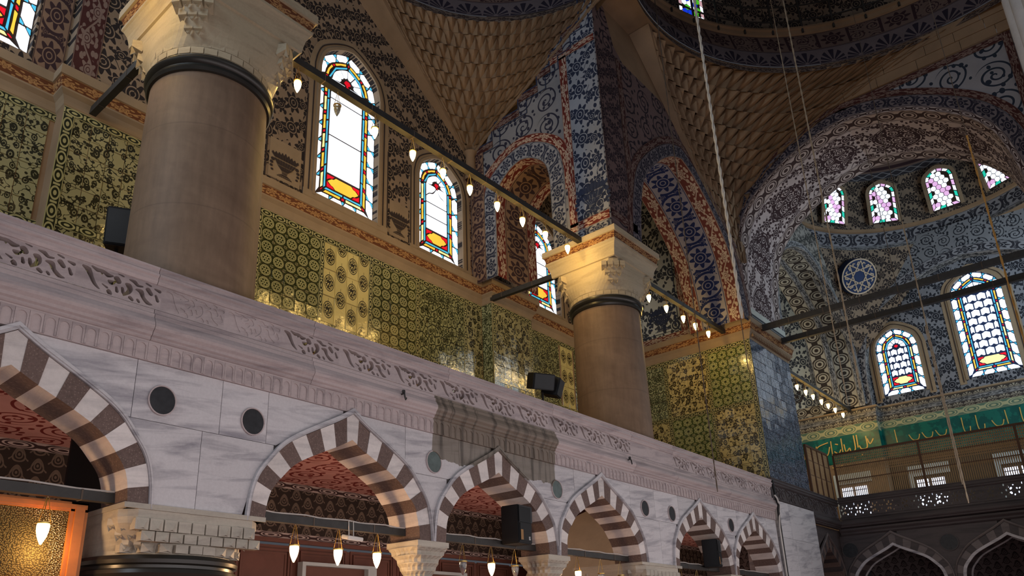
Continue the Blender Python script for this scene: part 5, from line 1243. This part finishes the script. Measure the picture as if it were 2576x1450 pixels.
    if style == 'clear':
        zt = zs - .15; n = 2 if zt - zc > 1.5 else 1; hh = (zt - .55 - zc) / n
        for i in range(n): pane([(c - wi + g, zc + i * hh + g), (c + wi - g, zc + i * hh + g), (c + wi - g, zc + (i + 1) * hh - g), (c - wi + g, zc + (i + 1) * hh - g)], 'pane_white')
        zm = zc + n * hh
        og = spline([(c - wi + g, zm + .22), (c - wi * .72, zm + .34), (c - wi * .35, zm + .42), (c, zm + .66)], 4); og2 = [(2 * c - s, z) for s, z in og[::-1]]
        pane([(c + wi - g, zm + g), (c - wi + g, zm + g)][::-1] + og2[::1] + og[::-1], 'pane_white') if False else pane([(c - wi + g, zm + g), (c + wi - g, zm + g)] + [(2 * c - s, z) for s, z in og] + og[::-1][1:], 'pane_white')
        pane([(s, z + .035) for s, z in og[:-1]] + [(c - .05, zm + .68), (c - .10, zs + .02), (c - wi + g, zs + .02)], 'pane_white')
        pane(([(s, z + .035) for s, z in og2[1:]] + [(c + wi - g, zs + .02), (c + .10, zs + .02), (c + .05, zm + .68)]), 'pane_white')
        pane([(c, zm + .72), (c + .09, zs - .02), (c, zs + .06), (c - .09, zs - .02)], 'pane_red')
    else:
        rows = max(2, round((zs - zc) / .40)); rh = (zs - zc) / rows
        for r in range(rows):
            z = zc + r * rh; nn = 3; cw = 2 * wi / nn; off = 0 if r % 2 == 0 else -cw / 2
            for i in range(nn + (1 if off else 0)):
                a = max(c - wi, c - wi + off + i * cw) + g; b = min(c + wi, c - wi + off + (i + 1) * cw) - g
                if b - a < .05: continue
                m = (a + b) / 2; q = min(.09, (b - a) * .3)
                pane([(a, z + g + .02), (a + q * .5, z + g), (m - q, z + .03), (m, z + .09), (m + q, z + .03), (b - q * .5, z + g), (b, z + g + .02), (b, z + rh * .78), (b - q, z + rh - .05), (m + q * .4, z + rh - g * .6), (m - q * .4, z + rh - g * .6), (a + q, z + rh - .05), (a, z + rh * .78)], 'pane_white')
    # fan of the head round a red piece
    k = len(A); ctr = (c, zs + .10)
    for i in range(6):
        a, b = i * (k - 1) // 6, (i + 1) * (k - 1) // 6
        o = [A[q] for q in range(a, b + 1)]; sh = lambda p, f: (ctr[0] + (p[0] - ctr[0]) * f, ctr[1] + (p[1] - ctr[1]) * f); m = A[(a + b) // 2]
        pl = [sh(p, .95) for p in o] + [sh(o[-1], .42), sh(m, .36), sh(o[0], .42)]; mv = lambda p: (p[0] + (m[0] - ctr[0]) * .03, p[1] + (m[1] - ctr[1]) * .03)
        cc_ = (sum(p[0] for p in pl) / len(pl), sum(p[1] for p in pl) / len(pl)); pane([(cc_[0] + (p[0] - cc_[0]) * .93, cc_[1] + (p[1] - cc_[1]) * .93) for p in pl], 'pane_white')
    hh = h - .53
    pane([(c, zs + .03), (c + wi * .22, zs + hh * .2), (c + wi * .12, zs + hh * .36), (c - wi * .12, zs + hh * .36), (c - wi * .22, zs + hh * .2)], 'pane_red')
    return win
for k in (1, 2, 3, 4): window(k, TX(YB + .05), *WIN[k], 'clear')
window(5, TYn(XF + .02), *FW[5], 'cells'); window(6, TYn(XF + .02), *FW[6], 'cells')
def polar_T(c, r, az, lean=0.0, zb=0):
    a = math.radians(az); er = Vector((math.cos(a), math.sin(a), 0)); et = Vector((-math.sin(a), math.cos(a), 0))
    return lambda s, d, z: tuple(Vector((c[0], c[1], z)) + er * (r + d - (z - zb) * lean) - et * s)
for i, az in enumerate((55.5, 27.6, -1.6, -28.0)):
    T = polar_T(C3, 5.93, az, .22, 22.8); window(7 + i, T, 0, .66, 22.86, 24.5, .55, 'violet', dz=-.14)
    ring_band(T, 0, .66, 24.5, .55, MID, 0, .16, -.17, 'plaster', 'window_surround', d3, 22.8, thick=.1)
T = polar_T(D2, 8.28, 64.5); window(11, T, 0, .62, 24.3, 26.4, .6, 'green', dz=-.10)
# low windows of the far gallery, bright daylight behind the lattice
for i, y in enumerate((11.65, 8.15, 4.35, .5)):
    wn = struct(empty('window_%d' % (12 + i), (XF, y, 6.0))); T = TYn(XF if y < 9.9 else 43.2)
    mb = MB(); mb.prism([T(y - .95, -.06, 9.2), T(y + .95, -.06, 9.2), T(y + .95, -.06, 9.75), T(y - .95, -.06, 9.75)], (.05, 0, 0)); mb.prism([T(y + .72, -.06, 6), T(y + .95, -.06, 6), T(y + .95, -.06, 9.2), T(y + .72, -.06, 9.2)], (.05, 0, 0)); mb.build('window_frame', 'frame_white', wn)
    for a, b in ((-.62, -.06), (.06, .62)):
        mb = MB(); mb.prism([T(y + a, -.05, 6.0), T(y + b, -.05, 6.0), T(y + b, -.05, 9.0), T(y + a, -.05, 9.0)], (.04, 0, 0)); mb.build('pane', 'sky_pane', wn)
    mb = MB()
    for zz in (6.7, 7.4, 8.1, 8.8): mb.prism([T(y - .62, -.07, zz), T(y + .62, -.07, zz), T(y + .62, -.07, zz + .04), T(y - .62, -.07, zz + .04)], (.03, 0, 0))
    mb.build('glazing_bars', 'iron', wn)
# ================================================================== tie bars
def bar(name, a, b, hh, ww, label, mat='iron', z=None, group=None):
    a, b = Vector(a), Vector(b); root = empty(name, tuple((a + b) / 2), label, 'tie bar', group)
    t = (b - a).normalized(); sd = t.cross(Vector((0, 0, 1))).normalized(); upv = Vector((0, 0, 1)); mb = MB(); rows = []
    for p in (a, b): rows.append([p + sd * ww * i + upv * hh * j for i, j in ((-1, -1), (1, -1), (1, 1), (-1, 1))])
    mb.grid(rows, True); mb.face(rows[0]); mb.face(rows[1][::-1]); mb.build('bar', mat, root)
    L = (b - a).length; k = 1.3
    while k < L - .5:
        mb = MB(); p = a + t * k; rows = [[p + t * e + sd * (ww + .006) * i + upv * (hh + .006) * j for i, j in ((-1, -1), (1, -1), (1, 1), (-1, 1))] for e in (-.012, .012)]; mb.grid(rows, True); mb.build('wire_tie', 'rope_dark', root); k += 1.3
    return root
bar('tie_bar', (6.5, 11.1, 13.10), (17.45, 11.1, 13.10), .085, .075, 'long dark tie bar with hanging lamps between the two big columns')
bar('tie_bar', (19.95, 11.1, 13.08), (27.5, 11.1, 13.08), .085, .075, 'dark tie bar with hanging lamps from the farther column to the tiled pier')
bar('tie_bar', (31.5, 11.1, 13.12), (43.2, 11.1, 13.12), .085, .075, 'tie bar with a row of small lamps in the far bay')
bar('tie_bar', (28.5, 10.2, 13.24), (28.5, -2, 13.24), .11, .09, 'upper of the two dark tie bars below the great arch'); bar('tie_bar', (30.5, 10.2, 13.24), (30.5, -2, 13.24), .11, .09, 'lower of the two dark tie bars below the great arch')
bar('tie_bar', (18.0, 12.1, 12.62), (18.0, 15.2, 12.72), .085, .07, 'short tie bar from the farther capital back to the wall cornice'); bar('tie_bar', (4.75, 12.1, 12.62), (4.75, 15.2, 12.72), .085, .07, 'short tie bar behind the huge near column')
for a, b, l in ((-2.6, 4.42, 'left of the lower column, over the glazed screen'), (6.28, 9.72, 'in the arch with three lit lamps'), (10.24, 13.6, 'in the arch under the stain, carrying a loudspeaker'), (14.15, 17.5, 'in the fourth arch with the bare vault'), (19.4, 22.75, 'in the arch with the far loudspeaker'), (23.3, 26.9, 'in the smallest arch at right')):
    r_ = bar('tie_beam', (a, 10.45, 3.57), (b, 10.45, 3.57), .065, .065, 'low dark tie beam ' + l, 'iron')
    mb = MB(); mb.tube([(a + (b - a) * k / 12, 10.40, 3.655 + .012 * math.sin(k * 2.1)) for k in range(13)], .012, 5); mb.build('cable', 'cable_white', r_)
# ================================================================== lamps
LP = {}
def lamp_parts(kind):
    if kind in LP: return LP[kind]
    mb = MB(); mb.lathe([(.0, -.17), (.014, -.165), (.018, -.15), (.03, -.13), (.055, -.07), (.072, .0), (.076, .06), (.07, .09)], (0, 0, 0), 14); g = mb.build('glass_cup', {'warm': 'lamp_glass', 'low': 'lamp_glass_warm', 'off': 'lamp_clear'}[kind], None, True)
    mb = MB(); mb.lathe([(.07, .085), (.088, .09), (.088, .11), (.07, .112)], (0, 0, 0), 14); r = mb.build('rim', 'brass', None, True)
    ws = []
    for k in range(3):
        a = 2 * PI * k / 3; mb = MB(); mb.tube([(.082 * math.cos(a), .082 * math.sin(a), .1), (.015 * math.cos(a), .015 * math.sin(a), .42)], .005, 4); ws.append(mb.build('chain', 'brass', None))
    mb = MB(); mb.tube([(0, 0, .42), (0, 0, 1.0)], .007, 4); c = mb.build('cord', 'rope', None)
    for o in [g, r, c] + ws: COL.objects.unlink(o)
    LP[kind] = (g, r, ws, c); return LP[kind]
def lamp(x, y, z, ztop, kind, label, power, col, group=None, cord=None):
    g, r, ws, c = lamp_parts(kind); root = empty('hanging_lamp', (x, y, z), label, 'lamp', group)
    for src in [g, r] + ws:
        o = src.copy(); COL.objects.link(o); o.location = (x, y, z); setpar(o, root)
    o = c.copy(); COL.objects.link(o); L = max(.05, ztop - z - .42); o.scale = (1, 1, L / .58); o.location = (x, y, z + .42 - .42 * L / .58); setpar(o, root)
    if kind != 'off':
        l = bpy.data.lights.new('bulb_light', 'POINT'); l.energy = power; l.color = col; l.shadow_soft_size = .07
        lo = bpy.data.objects.new('bulb_light', l); COL.objects.link(lo); lo.location = (x, y - .0, z - .26); setpar(lo, root)
UP = (1.0, .63, .17)
names = ['first hanging lamp from the huge column on the long tie bar', 'second hanging lamp on the long bar, pale before the large window', 'third hanging lamp on the long bar, right of the large window', 'fourth hanging lamp on the long bar, before the second window', 'fifth hanging lamp on the long bar, right of the second window', 'sixth hanging lamp on the long bar, before the blue arch', 'seventh hanging lamp on the long bar, left of the third window', 'eighth hanging lamp on the long bar, at the third window', 'ninth hanging lamp on the long bar, before the farther capital']
for x, l in zip((7.18, 9.26, 10.43, 11.45, 12.43, 13.5, 14.57, 15.61, 16.69), names): lamp(x, 11.1, 12.55, 13.02, 'warm', l, 42, UP)
bar('tie_bar', (-3, 11.1, 13.10), (4.4, 11.1, 13.10), .085, .075, 'tie bar running left out of view from the huge near column')
for x, l in ((3.4, 'nearest to'), (2.3, 'second from'), (1.2, 'third from')): lamp(x, 11.1, 12.55, 13.02, 'warm', 'lit lamp above the left edge of view, ' + l + ' the huge column', 30, UP)
lamp(8.2, 11.1, 12.55, 13.0, 'off', 'unlit clear hanging lamp before the large window', 0, UP)
for x, l in zip((21.41, 22.61, 23.86, 24.8, 25.87), ('nearest to the farther column', 'second', 'third', 'fourth', 'last, before the pier cornice')): lamp(x, 11.1, 12.55, 13.0, 'warm', 'lit lamp on the bar to the tiled pier, ' + l + ' from the left' * (l in ('second', 'third', 'fourth')), 32, UP)
for k, x in enumerate((35.01, 36.14, 37.12, 38.29, 39.28, 40.34, 41.59)): lamp(x, 11.1, 12.57, 13.03, 'warm', 'small lit lamp in the far bay row, ' + ('first', 'second', 'third', 'fourth', 'fifth', 'sixth', 'last')[k] + ' after the tiled pier', 32, UP)
for x, l in ((.9, 'lit lamp before the glazed screen, outside the left edge'), (3.52, 'lit lamp hanging before the pebbled glass screen at the left edge'), (7.27, 'lit lamp in the second arch, leftmost of three'), (8.15, 'lit lamp in the second arch, middle of three beside the white box'), (9.01, 'lit lamp in the second arch, rightmost with a bent cord'), (12.1, 'lit lamp in the third arch, between two unlit ones'), (15.21, 'lit lamp at the bottom edge in the fourth arch')): lamp(x, 10.45, 3.07, 3.5, 'low', l, 24, (1.0, .60, .28))
for x, l in ((11.24, 'unlit glass lamp in the third arch, left of the lit one'), (12.87, 'unlit glass lamp in the third arch, below the loudspeaker'), (16.2, 'unlit lamp in the fourth arch, left of two'), (17.1, 'unlit lamp in the fourth arch, right of two'), (20.3, 'unlit lamp in the fifth arch, left of two'), (21.3, 'unlit lamp in the fifth arch, right of two')): lamp(x, 10.45, 3.05, 3.5, 'off', l, 0, UP)
# ================================================================== small things
for x, z, mt, l in ((1.0, 4.94, 'disc', 'left of the first arch, out of frame'), (4.65, 4.94, 'disc', 'nearest, left of two above the lower column'), (6.1, 4.92, 'disc', 'right of two above the lower column'), (10.03, 4.90, 'disc_green', 'greenish, at the left end of the stain'), (13.98, 4.88, 'disc_green', 'right end of the stain'), (17.89, 4.88, 'disc', 'left of two between arches four and five'), (19.35, 4.89, 'disc', 'right of two between arches four and five'), (23.18, 4.93, 'disc', 'smallest, between the last two arches')):
    if x < 2: continue
    root = empty('stone_roundel', (x, 10.04, z), 'dark round stone disc in marble, ' + l, 'roundel')
    mb = MB(); mb.prism([(x + .185 * math.cos(2 * PI * k / 32), 10.035, z + .20 * math.sin(2 * PI * k / 32)) for k in range(32)], (0, .06, 0)); mb.build('disc', mt, root)
    mb = MB(); n = 32; C_ = [(math.cos(2 * PI * k / n), math.sin(2 * PI * k / n)) for k in range(n)]
    mb.grid([[(x + r * a, y, z + (r + .015) * b) for a, b in C_] for r, y in ((.187, 10.05), (.187, 10.022), (.205, 10.022), (.205, 10.05))], True); mb.build('rim', 'marble_rail', root)
for y, z, l in ((6.22, 4.88, 'between the two far striped arches'), (10.0 - .15, 4.9, 'in the dim corner left of the far arches')):
    root = empty('stone_roundel', (FX, y, z), 'dark round stone disc ' + l, 'roundel')
    mb = MB(); mb.prism([(FX - .03, y + .3 * math.cos(2 * PI * k / 32), z + .3 * math.sin(2 * PI * k / 32)) for k in range(32)], (.08, 0, 0)); mb.build('disc', 'disc', root)
    mb = MB(); C_ = [(math.cos(2 * PI * k / 32), math.sin(2 * PI * k / 32)) for k in range(32)]; mb.grid([[(x, y + r * a, z + r * b) for a, b in C_] for r, x in ((.30, FX), (.30, FX - .04), (.33, FX - .04), (.33, FX))], True); mb.build('rim', 'marble_dark', root)
def xform(loc, rz=0, rx=0): return Matrix.Translation(loc) @ Matrix.Rotation(rz, 4, 'Z') @ Matrix.Rotation(rx, 4, 'X')
def mbox(Mx, x0, x1, y0, y1, z0, z1, name, mat, parent, bev=0):
    mb = MB(); mb.box(x0, x1, y0, y1, z0, z1); mb.v = [tuple(Mx @ Vector(p)) for p in mb.v]; o = mb.build(name, mat, parent)
    if bev:
        bm = bmesh.new(); bm.from_mesh(o.data); bmesh.ops.bevel(bm, geom=bm.edges[:], offset=bev, segments=2, affect='EDGES'); bm.to_mesh(o.data); bm.free()
    return o
def stage_speaker(loc, label, rz, logo=True):
    root = empty('loudspeaker', loc, label, 'speaker'); X = xform(loc, rz)
    cab = mbox(X, -.26, .26, -.02, .42, 0, .80, 'cabinet', 'speaker_black', root, .02)
    mb = MB(); fr = [(-.22, -.025, .46), (.22, -.025, .46), (.22, -.025, .76), (-.22, -.025, .76)]; inn = [(-.10, .10, .56), (.10, .10, .56), (.10, .10, .68), (-.10, .10, .68)]
    for k in range(4): mb.face([fr[k], fr[(k + 1) % 4], inn[(k + 1) % 4], inn[k]])
    o2 = [(-.25, -.04, .44), (.25, -.04, .44), (.25, -.04, .785), (-.25, -.04, .785)]
    for k in range(4): mb.face([o2[k], o2[(k + 1) % 4], fr[(k + 1) % 4], fr[k]])
    mb.v = [tuple(X @ Vector(p)) for p in mb.v]; mb.build('horn', 'speaker_grey', cab)
    mbox(X, -.22, .22, -.035, -.018, .05, .42, 'grille', 'speaker_black', cab, .006)
    if logo:
        mbox(X, .10, .155, -.039, -.034, .08, .15, 'badge', 'label_white', cab)
        mb = MB()
        for q in (((.106, .135), (.128, .143)), ((.106, .11), (.124, .118)), ((.106, .087), (.128, .095)), ((.106, .087), (.113, .143))): mb.box(q[0][0], q[1][0], -.041, -.039, q[0][1], q[1][1])
        mb.face([(.130, -.041, .143), (.136, -.041, .143), (.143, -.041, .10), (.139, -.041, .087)]); mb.face([(.150, -.041, .143), (.144, -.041, .143), (.137, -.041, .087), (.143, -.041, .087)])
        mb.v = [tuple(X @ Vector(p)) for p in mb.v]; mb.build('badge_letters', 'speaker_black', cab)
        mbox(X, -.20, -.11, -.039, -.034, .07, .28, 'tan_label', 'label_tan', cab)
    return root
stage_speaker((12.62, 9.95, 3.55), 'black loudspeaker with horn and small white badge in the third arch', .10)
stage_speaker((21.85, 9.95, 3.57), 'black loudspeaker in the fifth arch, badge cut small', .25)
def spot(loc, label, parts):
    root = empty('loudspeaker', loc, label, 'speaker')
    for k, (dx, dy, dz, rz, rx, sx, sy, sz) in enumerate(parts):
        X = xform((loc[0] + dx, loc[1] + dy, loc[2] + dz), rz, rx); mbox(X, -sx, sx, -sy, sy, -sz, sz, 'cabinet', 'speaker_black', root, .02); mbox(X, -sx * .88, sx * .88, -sy - .012, -sy + .01, -sz * .88, sz * .88, 'grille', 'speaker_grey', root)
    mb = MB(); mb.tube([(loc[0], loc[1] + .1, 5.74), (loc[0], loc[1] + .1, loc[2])], .03, 8); mb.build('stand', 'iron', root); return root
spot((15.0, 10.95, 7.86), 'pair of tilted black speakers above the balustrade, left of the farther column', [(-.18, 0, .05, -.5, .35, .30, .22, .21), (.24, -.06, -.02, .35, .3, .20, .22, .24)])
spot((4.62, 12.3, 8.55), 'black speaker half hidden behind the huge near column', [(0, 0, 0, -.5, .2, .22, .3, .34)])
# ropes of the chandeliers
def rope(x, y, z0, z1, r, mat, label, twist=True):
    n = max(8, int((z1 - z0) / .10)); mb = MB()
    if twist and r > .015:
        for ph in (0, PI):
            mb.tube([(x + r * .55 * math.cos(k * .9 + ph), y + r * .55 * math.sin(k * .9 + ph), z0 + (z1 - z0) * k / n) for k in range(n + 1)], r * .62, 5)
    else: mb.tube([(x, y, z0), (x, y, z1)], r, 5)
    o = mb.build('rope', mat); o.name = 'rope'; return tag(o, label, 'rope')
rope(17.78, 6.69, 9.28, 26, .042, 'rope_white', 'thick pale rope crossing the stalactites, hanging past the great arch')
rope(17.78 + .3, 6.69 + .15, 8.0, 26, .012, 'rope_dark', 'thin dark chain just right of the thick pale rope')
rope(20.09, 8.96, 5.44, 26, .018, 'rope_dark', 'thin dark chain hanging before the tiled pier down to the balustrade')
rope(25.17, 6.51, 8.5, 28, .020, 'rope', 'thin rope left of two crossing the far medallion roundel')
rope(23.33, 5.62, 8.40, 28, .026, 'rope', 'thin rope right of two, crossing the roundel and the tie bars')
rope(19.96, 1.29, 5.0, 13.21, .022, 'rope_orange', 'partly orange rope at right, crossing the large far window'); rope(19.96, 1.29, 13.2, 33, .010, 'rope_dark', 'thin dark wire that carries the partly orange rope', False)
rope(26.69, 4.11, 5.23, 14.86, .022, 'rope', 'rope hanging lowest before the far dark balustrade'); rope(26.69, 4.11, 14.8, 31, .010, 'rope_dark', 'thin dark wire above the lowest hanging rope', False)
rope(27.67, 4.31, 5.96, 11.35, .020, 'rope', 'rope just left of the lowest hanging one, ending above the balustrade'); rope(27.55, 4.25, 11.3, 21.5, .010, 'rope_dark', 'thin dark wire left of the lowest hanging rope', False)
rope(29.5, 5.2, 13, 33, .012, 'rope_dark', 'thin dark wire over the great arch near its crown')
# cables at the end of the arcade
mb = MB(); mb.tube([(27.0, 9.96, 6.88), (27.0, 9.93, 6.3), (26.98, 9.86, 5.98), (27.0, 9.9, 5.8), (27.14, 9.97, 5.3), (27.15, 9.98, 2.0)], .045, 7); tag(mb.build('cable_pipe', 'cable_black', None, True), 'black cable running down the end of the arcade beside the flat pilaster', 'cable')
mb = MB(); mb.tube([(26.86, 9.9, 6.32), (26.9, 9.84, 6.2), (27.02, 9.84, 5.95), (27.04, 9.9, 5.7), (27.05, 9.96, 5.2), (27.06, 9.97, 2.0)], .03, 7); tag(mb.build('cable_pipe', 'cable_white', None, True), 'pale cable with a hooked top beside the black one at the arcade end', 'cable')
# white emergency lamp on the low beam
em = empty('emergency_lamp', (8.35, 10.33, 3.36), 'small white box lamp clipped on the beam in the second arch', 'lamp')
X = xform((8.35, 10.33, 3.36), .15, .25); mbox(X, -.19, .19, -.09, .09, -.035, .035, 'housing', 'lamp_housing', em, .012)
for s in (-.05, .05):
    mb = MB(); mb.tube([(8.35 + s, 10.36, 3.39), (8.35 + s, 10.38, 3.66)], .008, 5); mb.build('bracket', 'lamp_housing', em)
# little iron hooks on the cornice
for x, z, l in ((9.05, 5.98, 'small iron hook on the cornice left of the stain'), (17.0, 6.0, 'small iron hook on the cornice right of the stain')):
    root = empty('hook', (x, 9.88, z), l, 'hook'); mb = MB(); mb.tube([(x, 9.9, z + .02), (x, 9.82, z + .03), (x - .02, 9.79, z - .02), (x + .02, 9.8, z - .1), (x + .05, 9.82, z - .06)], .018, 6); mb.build('shank', 'iron', root); mb = MB(); mb.lathe([(.001, .05), (.03, .04), (.035, 0), (.0, -.03)], (x, 9.84, z + .05), 10); mb.build('knob', 'iron', root)
# glazed wooden screen in the first arch
gs = empty('glazed_screen', (2.6, 10.7, 0), 'orange lit wooden screen with pebbled glass at the bottom left corner', 'screen')
for k, (a, b, z0, z1) in enumerate(((3.88, 4.10, 0, 3.5), (1.1, 1.3, 0, 3.5))):
    mb = MB(); mb.box(a, b, 10.62, 10.74, z0, z1); mb.box(a + .05, b - .05, 10.59, 10.62, z0, z1 - .05); mb.build('stile', 'wood', gs)
mb = MB(); mb.box(1.1, 4.1, 10.62, 10.74, 3.38, 3.5); mb.box(1.1, 4.08, 10.6, 10.62, 3.41, 3.47); mb.build('top_frame', 'wood', gs)
mb = MB(); mb.box(1.3, 3.88, 10.62, 10.74, 2.42, 2.50); mb.build('mid_frame', 'wood', gs)
mb = MB(); mb.box(1.3, 3.88, 10.67, 10.69, 2.50, 3.38); mb.build('glass', 'pebble_glass', gs)
mb = MB(); mb.box(1.3, 3.88, 10.66, 10.7, 0, 2.42); mb.build('lower_panel', 'wood', gs)
mb = MB(); mb.box(4.45, 5.4, 12.55, 12.62, 2.2, 5.42); tag(mb.build('black_panel', 'speaker_black'), 'flat black panel behind the first striped arch', 'black_panel')  # plain black upright sheet behind the first arch
# bare vault seen through the fourth arch
mb = MB(); rows = []
for i in range(13):
    a = PI * .5 * i / 12; rows.append([(x, 11.0 + 3.9 * math.sin(a), 2.2 + 3.1 * math.cos(a)) for x in (18.4, 23.2)])
mb.grid(rows); struct(mb.build('ceiling_6', 'plaster'))
for t_, o in list(TM.items()): pass
